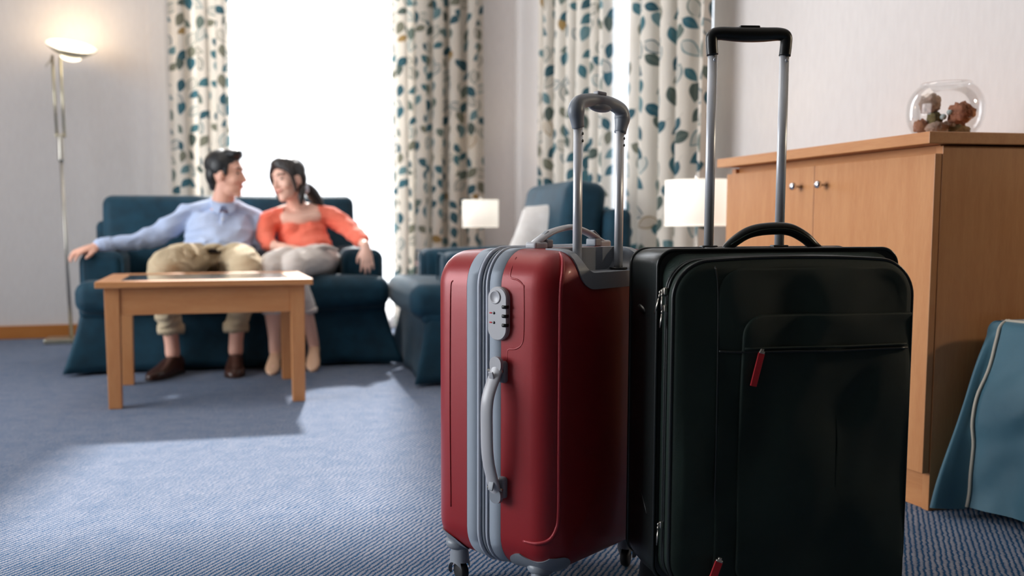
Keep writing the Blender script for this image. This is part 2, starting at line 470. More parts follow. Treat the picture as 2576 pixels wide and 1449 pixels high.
# leaf print cloth : UV = (metres along the cloth, metres up)
M_LEAF, nt, b = newmat('leaf_print_cloth')
uvn = N(nt, 'ShaderNodeUVMap'); uvn.uv_map = 'UVMap'
def leaves(scale, off, ll, lw, seed):
    mp = N(nt, 'ShaderNodeMapping'); mp.inputs['Location'].default_value = (off, off*0.37, 0)
    mp.inputs['Scale'].default_value = (scale*0.80, scale*0.92, 1)
    L(nt, uvn.outputs[0], mp.inputs[0])
    vo = N(nt, 'ShaderNodeTexVoronoi'); vo.voronoi_dimensions = '2D'; vo.feature = 'F1'
    vo.inputs['Scale'].default_value = 1; vo.inputs['Randomness'].default_value = 0.62
    L(nt, mp.outputs[0], vo.inputs['Vector'])
    sb = N(nt, 'ShaderNodeVectorMath'); sb.operation = 'SUBTRACT'
    L(nt, mp.outputs[0], sb.inputs[0]); L(nt, vo.outputs['Position'], sb.inputs[1])
    sc = N(nt, 'ShaderNodeSeparateColor'); L(nt, vo.outputs['Color'], sc.inputs[0])
    ang = MATH(nt, 'MULTIPLY_ADD', sc.outputs[0], 2.6, -1.3)
    ang = MATH(nt, 'ADD', ang, pi/2)
    vr = N(nt, 'ShaderNodeVectorRotate'); vr.rotation_type = 'Z_AXIS'
    L(nt, sb.outputs[0], vr.inputs['Vector']); L(nt, ang, vr.inputs['Angle'])
    sp = N(nt, 'ShaderNodeSeparateXYZ'); L(nt, vr.outputs[0], sp.inputs[0])
    size = MATH(nt, 'MULTIPLY_ADD', sc.outputs[2], 0.35, 0.75)
    a = MATH(nt, 'DIVIDE', sp.outputs[0], MATH(nt, 'MULTIPLY', size, ll))
    c = MATH(nt, 'ABSOLUTE', MATH(nt, 'DIVIDE', sp.outputs[1], MATH(nt, 'MULTIPLY', size, lw)))
    prof = MATH(nt, 'SUBTRACT', 1.0, MATH(nt, 'MULTIPLY', a, a))
    prof = MATH(nt, 'MULTIPLY', prof, MATH(nt, 'MULTIPLY_ADD', a, -0.28, 1.0))
    inside = MATH(nt, 'MULTIPLY_ADD', MATH(nt, 'SUBTRACT', prof, c), 14, 0.5, clamp=True)
    core = MATH(nt, 'MULTIPLY_ADD', MATH(nt, 'SUBTRACT', MATH(nt, 'SUBTRACT', prof, 0.22), c), 10, 0.5, clamp=True)
    vein = MATH(nt, 'MULTIPLY_ADD', c, -9, 0.9, clamp=True)
    ribs = MATH(nt, 'SINE', MATH(nt, 'MULTIPLY', MATH(nt, 'ADD', a, c), 17))
    vein = MATH(nt, 'MAXIMUM', vein, MATH(nt, 'MULTIPLY_ADD', ribs, 4, -3.2, clamp=True))
    stem = MATH(nt, 'MULTIPLY', MATH(nt, 'LESS_THAN', MATH(nt, 'ABSOLUTE', sp.outputs[1]), 0.016), MATH(nt, 'LESS_THAN', sp.outputs[0], 0))
    return inside, core, vein, stem, sc
ins, core, vein, stem, sc = leaves(11.4, 0.3, 0.52, 0.29, 1)
ramp = N(nt, 'ShaderNodeValToRGB'); ramp.color_ramp.interpolation = 'CONSTANT'
cr = ramp.color_ramp
cols = [(0.0, rgb(30, 78, 92)), (0.20, rgb(94, 108, 102)), (0.34, rgb(52, 98, 108)), (0.48, rgb(112, 112, 98)), (0.6, rgb(92, 124, 130)), (0.74, rgb(70, 84, 80)), (0.85, rgb(42, 92, 106)), (0.965, rgb(150, 120, 72))]
cr.elements[0].position = 0; cr.elements[0].color = cols[0][1]
cr.elements[1].position = cols[1][0]; cr.elements[1].color = cols[1][1]
for p, c in cols[2:]:
    e = cr.elements.new(p); e.color = c
L(nt, sc.outputs[1], ramp.inputs[0])
cloth = MIX(nt, noise(nt, coords(nt), 7, 2), rgb(206, 197, 184), rgb(220, 212, 201))
hollow = MATH(nt, 'MULTIPLY', core, MATH(nt, 'GREATER_THAN', sc.outputs[2], 0.8))
leafc = MIX(nt, MATH(nt, 'MULTIPLY', vein, 0.55), ramp.outputs[0], MIX(nt, 0.5, ramp.outputs[0], rgb(190, 190, 170)))
leafc = MIX(nt, MATH(nt, 'MULTIPLY', hollow, 0.75), leafc, cloth)
base = MIX(nt, MATH(nt, 'MULTIPLY', stem, 0.35), cloth, rgb(120, 124, 108))
L(nt, MIX(nt, ins, base, leafc), b.inputs['Base Color'])
b.inputs['Roughness'].default_value = 0.85; b.inputs['Specular IOR Level'].default_value = 0.2
bump(nt, b, noise(nt, coords(nt), 500, 2), 0.2, 0.0006)
# cloth also glows a little when the day stands behind it
tl = N(nt, 'ShaderNodeBsdfTranslucent'); mx = N(nt, 'ShaderNodeMixShader'); mx.inputs[0].default_value = 0.22
L(nt, b.inputs['Base Color'].links[0].from_socket, tl.inputs[0])
L(nt, b.outputs[0], mx.inputs[1]); L(nt, tl.outputs[0], mx.inputs[2])
L(nt, mx.outputs[0], nt.nodes['Material Output'].inputs[0])

# ------------------------------------------------------------------ room
XL, XR, YB, YF, ZC = -3.0, 2.27, 6.48, -5.0, 4.0
M_DARKWALL = wood('dark_unseen_wall', rgb(58, 40, 30), rgb(80, 56, 40), (5, 5, 0.7))  # unseen walls made dark to cut bounce onto the red suitcase
struct(mk('floor', box(XL-0.2, 4.2, YF-0.2, YB+0.2, -0.05, 0.0), M_CARPET, smooth=False))
struct(mk('ceiling', box(XL-0.2, 4.2, YF-0.2, YB+0.2, ZC, ZC+0.05), M_CEIL, smooth=False))
W1 = (0.02, 1.60, 0.12, 3.90)       # window 1 opening x0 x1 z0 z1
struct(mk('wall_back', join(box(XL-0.2, W1[0], YB, YB+0.15, 0, ZC), box(W1[1], XR+0.15, YB, YB+0.15, 0, ZC),
    box(W1[0], W1[1], YB, YB+0.15, 0, W1[2]), box(W1[0], W1[1], YB, YB+0.15, W1[3], ZC)), M_WALL, smooth=False))
W2 = (3.85, 5.45, 0.12, 3.90)
struct(mk('wall_right', join(box(XR, XR+0.15, 1.98, W2[0], 0, ZC), box(XR, XR+0.15, W2[1], YB, 0, ZC),
    box(XR, XR+0.15, W2[0], W2[1], 0, W2[2]), box(XR, XR+0.15, W2[0], W2[1], W2[3], ZC)), M_WALL, smooth=False))
struct(mk('wall_alcove', join(box(XR+0.15, 4.2, 1.98, 2.13, 0, ZC), box(4.05, 4.2, YF, 1.98, 0, ZC)), M_DARKWALL, smooth=False))
W3 = (1.5, 4.7, 0.4, 2.8)
struct(mk('wall_left', join(box(XL-0.15, XL, YF, W3[0], 0, ZC), box(XL-0.15, XL, W3[1], YB, 0, ZC),
    box(XL-0.15, XL, W3[0], W3[1], 0, W3[2]), box(XL-0.15, XL, W3[0], W3[1], W3[3], ZC)), M_WALL, smooth=False))
struct(mk('wall_front', box(XL-0.15, 4.2, YF-0.15, YF, 0, ZC), M_DARKWALL, smooth=False))
struct(mk('baseboard_back', box(XL, -0.14, YB-0.022, YB, 0.0, 0.085, 0.003), M_BASE, smooth=False))
struct(mk('baseboard_right', box(XR-0.022, XR, 2.85, YB-0.03, 0.0, 0.085, 0.003), M_BASE, smooth=False))
struct(mk('baseboard_left', box(XL, XL+0.022, YF, YB-0.03, 0.0, 0.085, 0.003), M_BASE, smooth=False))
struct(mk('trim_1', box(-0.24, -0.13, YB-0.012, YB, 0.085, ZC, 0.003), M_WALL, smooth=False))
def window(name, horiz, a0, a1, z0, z1, at):
    # at: coordinate of the pane plane ; horiz True when the wall runs along x
    def bx(u0, u1, d0, d1, zz0, zz1, bev=0.003):
        return box(u0, u1, at+d0, at+d1, zz0, zz1, bev) if horiz else box(at+d0, at+d1, u0, u1, zz0, zz1, bev)
    t = 0.05
    mid = (a0+a1)/2
    wide = a1-a0 > 2
    fr = join(bx(a0, a0+t, -0.03, 0.03, z0, z1), bx(a1-t, a1, -0.03, 0.03, z0, z1), bx(a0+t, a1-t, -0.03, 0.03, z0, z0+t),
              bx(a0+t, a1-t, -0.03, 0.03, z1-t, z1), *([bx(mid-0.03, mid+0.03, -0.025, 0.025, z0+t, z1-t)] if wide else []))
    o = struct(mk(name, fr, M_WINFRAME, smooth=False))
    for u0, u1 in (((a0+t, mid-0.03), (mid+0.03, a1-t)) if wide else ((a0+t, a1-t),)):
        mk('pane', bx(u0, u1, -0.004, 0.004, z0+t, z1-t, 0), M_PANE, o, smooth=False)
    return o
window('window_1', True, W1[0], W1[1], W1[2], W1[3], YB+0.09)
window('window_2', False, W2[0], W2[1], W2[2], W2[3], XR+0.09)
window('window_3', False, W3[0], W3[1], W3[2], W3[3], XL-0.09)

def drape(name, a0, a1, at, along_x, folds, amp, z0, z1, mat, seed=0, fullness=1.0, wander=0.012):
    rnd = random.Random(seed); n = folds*14
    ph = [rnd.uniform(-0.5, 0.5) for _ in range(folds+2)]; am = [rnd.uniform(0.6, 1.15) for _ in range(folds+2)]
    zs = [z1-(z1-z0)*i/16 for i in range(17)]
    V, F, UV = [], [], []
    for j, z in enumerate(zs):
        t = j/16; s = 0; last = None; rowuv = []
        for i in range(n+1):
            u = i/n; fi = u*folds; k = int(min(folds-1, fi)); fr = fi-k
            A = (am[k]*(1-fr)+am[k+1]*fr)
            P_ = fi+0.22*(ph[k]*(1-fr)+ph[k+1]*fr)*(1+0.4*t)
            off = amp*A*(0.72+0.28*t)*cos(2*pi*P_)
            along = a0+(a1-a0)*u + 0.30*amp*sin(4*pi*P_)*A + wander*sin(3.1*t+u*5+seed)
            p = Vector((along, at+off, z)) if along_x else Vector((at-off, along, z))
            if last is not None: s += (Vector((p.x, p.y))-Vector((last.x, last.y))).length
            last = p; V.append(tuple(p)); rowuv.append((s, z))
        UV.append(rowuv)
    for j in range(16):
        for i in range(n): F.append((j*(n+1)+i, j*(n+1)+i+1, (j+1)*(n+1)+i+1, (j+1)*(n+1)+i))
    me = bpy.data.meshes.new(name); me.from_pydata(V, [], F); me.update()
    uvl = me.uv_layers.new(name='UVMap'); flat = [uv for r in UV for uv in r]
    for lp in me.loops: uvl.data[lp.index].uv = flat[lp.vertex_index]
    return link(name, me, mat)
tag(drape('leaf_curtain', -0.09, 0.27, YB-0.16, True, 3, 0.060, 0.02, 3.885, M_LEAF, 3), 'leaf-print curtain bunched behind the man on the sofa', 'curtain', 'leaf-print curtains')
tag(drape('leaf_curtain', 1.34, 1.99, YB-0.16, True, 5, 0.066, 0.02, 3.885, M_LEAF, 5), 'leaf-print curtain right of the bright window, behind the small lamp in the corner', 'curtain', 'leaf-print curtains')
tag(drape('leaf_curtain', 4.62, 5.55, XR-0.14, False, 6, 0.060, 0.02, 3.885, M_LEAF, 8), 'leaf-print curtain on the far side of the side window, above the white pillow', 'curtain', 'leaf-print curtains')
tag(drape('leaf_curtain', 3.62, 4.32, XR-0.14, False, 4, 0.066, 0.02, 3.885, M_LEAF, 11), 'leaf-print curtain nearest the wooden cabinet, behind the tall black suitcase handle', 'curtain', 'leaf-print curtains')
tag(drape('sheer_curtain', 0.10, 1.55, YB-0.055, True, 16, 0.018, 0.03, 3.885, M_SHEER, 21, wander=0.004), 'white see-through voile curtain glowing in the bright window behind the couple', 'curtain', 'white voile curtains')
tag(drape('sheer_curtain', 3.92, 5.40, XR-0.05, False, 16, 0.018, 0.03, 3.885, M_SHEER, 22, wander=0.004), 'white voile curtain showing between the two leaf curtains on the side wall', 'curtain', 'white voile curtains')
for nm, lab, g in (('curtain_rail', 'white ceiling rail above the bright window', box(-0.2, 2.1, YB-0.22, YB-0.03, 3.9, 4.0, 0.004)),
                   ('curtain_rail', 'white ceiling rail above the side window', box(XR-0.22, XR-0.03, 3.5, 5.7, 3.9, 4.0, 0.004))):
    tag(mk(nm, g, M_WINFRAME, smooth=False), lab, 'rail', 'curtain rails')

# ------------------------------------------------------------------ coffee table
def coffee_table():
    t = thing('coffee_table', 'low beech coffee table with a glass inset top in front of the sofa', 'table', (0.060, 4.09, 0), radians(-1.2))
    W, D, H = 0.835, 0.70, 0.50
    x0, x1, y0, y1 = -W/2, W/2, -0.325, 0.375
    bw = 0.085
    mk('top_rail', box(x0, x1, y0, y0+bw, H-0.025, H, 0.003), M_WOODX, t, smooth=False)
    mk('top_rail', box(x0, x1, y1-bw, y1, H-0.025, H, 0.003), M_WOODX, t, smooth=False)
    mk('top_rail', box(x0, x0+bw, y0+bw, y1-bw, H-0.025, H, 0.003), M_WOODY, t, smooth=False)
    mk('top_rail', box(x1-bw, x1, y0+bw, y1-bw, H-0.025, H, 0.003), M_WOODY, t, smooth=False)
    mk('glass_top', box(x0+bw, x1-bw, y0+bw, y1-bw, H-0.012, H-0.002, 0.001), M_TGLASS, t, smooth=False)
    lx0, lx1, ly0, ly1, lw = -W/2+0.03, W/2-0.03, y0+0.03, y1-0.03, 0.058
    for lx, ly in ((lx0, ly0), (lx1-lw, ly0), (lx0, ly1-lw), (lx1-lw, ly1-lw)):
        V, F = box(lx, lx+lw, ly, ly+lw, 0, H-0.025, 0.003)
        cx, cy = lx+lw/2, ly+lw/2
        V = [((cx+(v[0]-cx)*(0.86+0.14*v[2]/H)), (cy+(v[1]-cy)*(0.86+0.14*v[2]/H)), v[2]) for v in V]
        mk('leg', (V, F), M_WOOD, t, smooth=False)
    a = H-0.028-0.105
    mk('apron', box(lx0+lw, lx1-lw, ly0+0.006, ly0+0.028, a, H-0.028, 0.002), M_WOODX, t, smooth=False)
    mk('apron', box(lx0+lw, lx1-lw, ly1-0.028, ly1-0.006, a, H-0.028, 0.002), M_WOODX, t, smooth=False)
    mk('apron', box(lx0+0.006, lx0+0.028, ly0+lw, ly1-lw, a, H-0.028, 0.002), M_WOODY, t, smooth=False)
    mk('apron', box(lx1-0.028, lx1-0.006, ly0+lw, ly1-lw, a, H-0.028, 0.002), M_WOODY, t, smooth=False)
    # small round catch on the left side
    mk('catch', xf(lathe([(0.004, 0), (0.006, 0.006), (0.003, 0.010)], 12), (lx0+0.006, ly0+0.1, 0.41), ry=-pi/2), M_CHROME, t)
coffee_table()

# ------------------------------------------------------------------ sofas
def skirt_geo(W, D, ztop, zbot, flare, cflare, split=0.12, seed=0):
    rnd = random.Random(seed); rings = []
    levels = 9
    for j in range(levels):
        t = j/(levels-1); z = ztop+(zbot-ztop)*t
        ring = []
        pts = rr(W, D, 0.03, 4, 22)
        for (x, y) in pts:
            e = flare*t
            cx = abs(x)/(W/2); cy = abs(y)/(D/2)
            c = max(0.0, min(cx, cy)-0.80)/0.20
            k = e+cflare*(t**1.3)*c**1.5
            q = Vector((x, y)); nx = (1 if x > 0 else -1)*(1 if cx > 0.98 else 0); ny = (1 if y > 0 else -1)*(1 if cy > 0.98 else 0)
            if c > 0: nx = 1 if x > 0 else -1; ny = 1 if y > 0 else -1
            wv = 0.006*t*sin(x*17+seed)*1.0 + 0.006*t*sin(y*19+seed*2)
            ring.append((x+nx*(k+wv), y+ny*(k+wv), z))
        rings.append(ring)
    return loft(rings, True, True)
def puff(a, hx, hy, hz, ax=2):
    def f(x, y, z):
        q = [x/hx, y/hy, z/hz]
        o = [i for i in range(3) if i != ax]
        k = (1-abs(q[o[0]])**2.6)*(1-abs(q[o[1]])**2.6)
        v = [x, y, z]; v[ax] += math.copysign(a*k, v[ax]) if abs(v[ax]) > 1e-6 else 0
        # a few soft wrinkles
        v[ax] += 0.0025*sin(9*x+7*y+5*z)
        return v
    return f
def sofa(name, label, cat, loc, rz, W, D, seats, arm_w=0.23, top=0.87, seed=1):
    t = thing(name, label, cat, loc, rz)
    # local frame: front looks to -y, origin on the floor under the middle
    yf = -D/2
    mk('skirt', skirt_geo(W-0.04, D-0.10, 0.31, 0.015, 0.02, 0.07, seed=seed), M_SOFA, t)
    mk('base_frame', rbox(W-0.03, D-0.06, 0.14, 0.03, 3, 6, loc=(0, 0.0, 0.34)), M_SOFA, t)
    sw = (W)/seats
    bw = (W-0.14)/seats
    for i in range(seats):
        cx = -W/2+sw*(i+0.5)
        # seat cushion reaching out in front of the arms
        mk('seat_cushion', rbox(sw-0.004, 0.30, 0.155, 0.06, 5, 8, puff(0.012, sw/2, 0.15, 0.08), loc=(cx, yf+0.13, 0.372)), M_SOFA, t)
    for i in range(seats):
        iw = (W-2*arm_w+0.02)/seats
        cx = -(W-2*arm_w+0.02)/2+iw*(i+0.5)
        mk('seat_pad', rbox(iw-0.004, D-0.42, 0.14, 0.04, 4, 8, puff(0.014, iw/2, (D-0.42)/2, 0.07), loc=(cx, yf+0.13+(D-0.42)/2, 0.365)), M_SOFA, t)
        cb = -(W-0.16)/2+(W-0.16)/seats*(i+0.5)
        g = rbox((W-0.16)/seats-0.006, 0.19, top-0.40, 0.055, 5, 8, puff(0.03, (W-0.16)/seats/2, 0.09, (top-0.4)/2, 1))
        g = xf(g, (cb, D/2-0.24, (top+0.42)/2), rx=radians(-9))
        mk('back_cushion', g, M_SOFA, t)
    for s in (-1, 1):
        aw = arm_w-0.02
        a = mk('arm', rbox(aw, D-0.16, 0.30, 0.045, 5, 8, puff(0.01, aw/2, D/2-0.08, 0.15), loc=(s*(W/2-arm_w/2-0.005), 0.06, 0.44)), M_SOFA, t)
        ring = [(s*(W/2-arm_w/2-0.005)+x*1.0, yf+0.135, 0.44+z) for x, z in rr(aw-0.01, 0.285, 0.045, 6, 4)]
        mk('piping', tube(ring, 0.0045, 6, closed=True), M_SOFA, a)
    g = rbox(W-0.06, 0.12, top-0.38, 0.04, 4, 8, loc=(0, D/2-0.075, (top-0.38)/2+0.26))
    mk('back_frame', g, M_SOFA, t)
    return t
sofa('sofa', 'dark blue two-seat sofa with a floor-length skirt the couple sits on', 'sofa', (0.222, 5.17, 0), radians(-0.6), 1.54, 0.92, 2)
ac = sofa('armchair', 'dark blue skirted armchair by the side window, partly behind the red suitcase', 'armchair', (1.50, 4.43, 0), radians(-95), 0.92, 1.02, 1, top=0.90, seed=4)

# white pillow on the armchair
def pillow_geo(s, th, n=20):
    V, F = [], []
    for side in (1, -1):
        for i in range(n+1):
            for j in range(n+1):
                u = -1+2*i/n; v = -1+2*j/n
                k = max(0, (1-u**4)*(1-v**4))**0.55
                pin = 1-0.10*(1-abs(u)**2)*(abs(v)**2) ; pin2 = 1-0.10*(1-abs(v)**2)*(abs(u)**2)
                V.append((u*s/2*pin2, side*th/2*k*(1+0.06*sin(7*u+5*v)), v*s/2*pin))
    m = (n+1)**2
    for i in range(n):
        for j in range(n):
            a = i*(n+1)+j; F.append((a, a+1, a+n+2, a+n+1)); F.append((m+a, m+a+n+1, m+a+n+2, m+a+1))
    bm = bmesh.new()
    vs = [bm.verts.new(v) for v in V]
    for f in F: bm.faces.new([vs[i] for i in f])
    bmesh.ops.remove_doubles(bm, verts=bm.verts, dist=0.0004); bm.verts.index_update()
    g = ([tuple(v.co) for v in bm.verts], [tuple(v.index for v in f.verts) for f in bm.faces]); bm.free(); return g
pg = pillow_geo(0.37, 0.14)
# the cushion sags : its top slumps towards the chair back and its outer corner stays up
pg = ([(x+0.42*z, y, z+0.20*x) for x, y, z in pg[0]], pg[1])
pg = xf(pg, M=Matrix.Rotation(radians(-20), 4, 'Z') @ Matrix.Rotation(radians(-14), 4, 'X'))
pl = mk('pillow', pg, M_PILLOW); pl.location = (1.655, 4.27, 0.655)
tag(pl, 'plump white square pillow leaning in the blue armchair', 'pillow')

# ------------------------------------------------------------------ side tables and their lamps
def side_table(loc, w, d, label):
    t = thing('side_table', label, 'table', loc, group='cherry side tables')
    H = 0.48
    mk('tabletop', box(-w/2, w/2, -d/2, d/2, H-0.03, H, 0.004), M_REDWOOD, t, smooth=False)
    for sx in (-1, 1):
        for sy in (-1, 1):
            cx, cy = sx*(w/2-0.04), sy*(d/2-0.04)
            mk('leg', box(cx-0.02, cx+0.02, cy-0.02, cy+0.02, 0, H-0.03, 0.003), M_REDWOOD, t, smooth=False)
    mk('apron', join(box(-w/2+0.06, w/2-0.06, -d/2+0.025, -d/2+0.042, H-0.10, H-0.03), box(-w/2+0.06, w/2-0.06, d/2-0.042, d/2-0.025, H-0.10, H-0.03),
        box(-w/2+0.025, -w/2+0.042, -d/2+0.06, d/2-0.06, H-0.10, H-0.03), box(w/2-0.042, w/2-0.025, -d/2+0.06, d/2-0.06, H-0.10, H-0.03)), M_REDWOOD, t, smooth=False)
side_table((1.72, 5.85, 0), 0.56, 0.5, 'reddish side table under the corner lamp, between sofa and armchair')
side_table((1.92, 3.30, 0), 0.46, 0.46, 'side table under the lamp nearest the cabinet, hidden behind the black suitcase')
def table_lamp(loc, label, e):
    t = thing('table_lamp', label, 'lamp', loc, group='white-shaded table lamps')
    mk('base', lathe([(0.002, 0), (0.065, 0), (0.068, 0.006), (0.06, 0.012), (0.012, 0.016), (0.008, 0.02)], 28), M_CHROME, t)
    mk('stem', lathe([(0.008, 0.016), (0.012, 0.05), (0.007, 0.09), (0.010, 0.14), (0.007, 0.20), (0.006, 0.26)], 16), M_GLASS, t)
    sh = mk('lamp_shade', lathe([(0.113, 0.22), (0.1165, 0.22), (0.1165, 0.395), (0.113, 0.395)], 40, capb=False, capt=False), M_SHADE, t)
    for zz in (0.221, 0.394): mk('rim', tube([(0.1165*cos(a*pi/16), 0.1165*sin(a*pi/16), zz) for a in range(32)], 0.002, 6, closed=True), M_SHADE, sh)
    mk('finial', lathe([(0.001, 0.26), (0.003, 0.262), (0.003, 0.40), (0.007, 0.405), (0.006, 0.412), (0.001, 0.416)], 12), M_CHROME, t)
    mk('spider', join(tube([(-0.114, 0, 0.392), (0.114, 0, 0.392)], 0.0015, 6), tube([(0, -0.114, 0.392), (0, 0.114, 0.392)], 0.0015, 6)), M_CHROME, t)
    bl = mk('bulb', sphere((0, 0, 0.31), (0.026, 0.026, 0.036)), M_STRIP, t)
    l = lamp('lamp_light', 'POINT', (loc[0], loc[1], loc[2]+0.31), e, (1.0, 0.80, 0.52), 0.03)
    return t
table_lamp((1.835, 5.90, 0.48), 'small lit table lamp with a white drum shade in the room corner', 20)
table_lamp((1.90, 3.32, 0.48), 'lit table lamp with a white drum shade just left of the wooden cabinet', 9)

# ------------------------------------------------------------------ floor lamp (uplighter)
def floor_lamp():
    t = thing('floor_lamp', 'tall brass uplighter floor lamp with a tilted bowl at the left wall', 'lamp', (-0.745, 6.20, 0))
    mk('base', join(box(-0.15, 0.05, -0.11, 0.11, 0.0, 0.028, 0.006)), M_BRASS, t, smooth=False)
    mk('pole', tube([(0.0, 0, 0.02), (-0.012, 0, 0.6), (-0.022, 0, 1.15)], 0.011, 12), M_NICKEL, t)
    mk('collar', lathe([(0.004, 1.12), (0.017, 1.12), (0.019, 1.13), (0.019, 1.27), (0.015, 1.28), (0.004, 1.28)], 16, cx=-0.022), M_NICKEL, t)
    mk('cross_bar', box(-0.052, 0.012, -0.010, 0.010, 1.265, 1.285, 0.004), M_BRASS, t)
    mk('upper_rod', tube([(-0.042, 0, 1.27), (-0.052, 0, 1.76)], 0.0085, 10), M_BRASS, t)
    mk('upper_rod', tube([(0.002, 0, 1.27), (-0.006, 0, 1.75)], 0.0085, 10), M_BRASS, t)
    prof = [(0.002, 0.0), (0.05, 0.002), (0.10, 0.022), (0.146, 0.055), (0.149, 0.062), (0.143, 0.064), (0.095, 0.034), (0.045, 0.014), (0.002, 0.012)]
    M = Matrix.Translation((0.055, 0, 1.755)) @ Matrix.Rotation(radians(10), 4, 'Y') @ Matrix.Rotation(radians(22), 4, 'X')
    mk('bowl', xf(lathe(prof, 40), M=M), M_BRASS, t)
    mk('bowl_lining', xf(lathe([(0.002, 0.013), (0.045, 0.0155), (0.094, 0.0355), (0.142, 0.0650), (0.1475, 0.0660), (0.1475, 0.063), (0.094, 0.0335), (0.045, 0.0135)], 40, capb=False, capt=False), M=M), M_WINFRAME, t)
    mk('glass_lens', xf(lathe([(0.002, -0.020), (0.040, -0.018), (0.058, -0.008), (0.060, 0.004), (0.002, 0.004)], 32), M=M), M_STRIP, t)
    mk('bulb', xf(tube([(-0.04, 0, 0.035), (0.04, 0, 0.035)], 0.008, 10), M=M), M_STRIP, t)
    mk('handle', tube([(-0.052, 0, 1.74), (-0.085, -0.01, 1.70), (-0.092, -0.012, 1.685)], 0.005, 8), M_NICKEL, t)
    lamp('uplighter_light', 'POINT', (-0.69, 6.20, 1.90), 5, (1.0, 0.74, 0.46), 0.06)
floor_lamp()

# ------------------------------------------------------------------ cabinet
def cabinet():
    t = thing('cabinet', 'tall beech sideboard with doors and chrome knobs against the right wall', 'cabinet', (1.745, 1.925, 0))
    # local: front face at x=0 looking to -x ; runs from y=0 (near) to y=0.86
    D, Lg, H = 0.515, 0.90, 0.89
    mk('side_panel', box(0.0, D, 0.0, 0.022, 0.0, H-0.004, 0.0015), M_WOOD, t, smooth=False)
    mk('side_panel', box(0.0, D, Lg-0.022, Lg, 0.0, H-0.004, 0.0015), M_WOOD, t, smooth=False)
    mk('back_panel', box(D-0.012, D, 0.022, Lg-0.022, 0.09, H-0.004), M_WOOD, t, smooth=False)
    mk('bottom_panel', box(0.004, D-0.012, 0.022, Lg-0.022, 0.09, 0.108), M_WOODY, t, smooth=False)
    mk('plinth', box(0.006, 0.022, 0.012, Lg-0.012, 0.0, 0.09, 0.001), M_WOODY, t, smooth=False)
    mk('worktop', box(-0.050, D+0.0, -0.012, Lg+0.01, H, H+0.028, 0.002), M_WOODY, t, smooth=False)
    mk('top_rail', box(0.012, 0.03, 0.022, Lg-0.022, H-0.03, H-0.001), M_WOODY, t, smooth=False)
    ys = [0.0015, 0.448, Lg-0.002]
    for i in range(2):
        d = mk('door', box(-0.020, -0.0015, ys[i]+(0.001 if i else 0), ys[i+1]-0.001, 0.094, H-0.022, 0.0018), M_WOOD, t, smooth=False)
        ky = 0.448-0.052 if i == 0 else 0.448+0.060
        prof = [(0.0035, 0.0), (0.0045, 0.002), (0.0035, 0.012), (0.005, 0.016), (0.010, 0.020), (0.0115, 0.026), (0.009, 0.032), (0.001, 0.034)]
        mk('knob', xf(lathe(prof, 20), (-0.020, ky, 0.812), ry=-pi/2), M_CHROME, d)
cabinet()

# out-of-view lamp added in the alcove to light the cabinet side
def added_wall_lamp():
    t = thing('added_wall_lamp', 'unseen brass wall lamp added in the alcove to light the cabinet side', 'lamp', (4.05, 0.9, 1.55))
    mk('backplate', box(-0.02, 0.0, -0.05, 0.05, -0.08, 0.08, 0.006), M_BRASS, t)
    mk('arm', tube(catmull([(-0.02, 0, 0), (-0.10, 0, 0.02), (-0.16, 0, 0.06)], 6), 0.008, 10), M_BRASS, t)
    mk('lamp_shade', xf(lathe([(0.10, 0.06), (0.103, 0.06), (0.075, 0.20), (0.072, 0.20)], 32, capb=False, capt=False), (-0.16, 0, 0)), M_SHADE, t)
    mk('bulb', sphere((-0.16, 0, 0.12), 0.028), M_STRIP, t)
    lamp('added_cabinet_light', 'POINT', (3.80, 0.9, 1.66), 70, (1.0, 0.84, 0.62), 0.10)
added_wall_lamp()

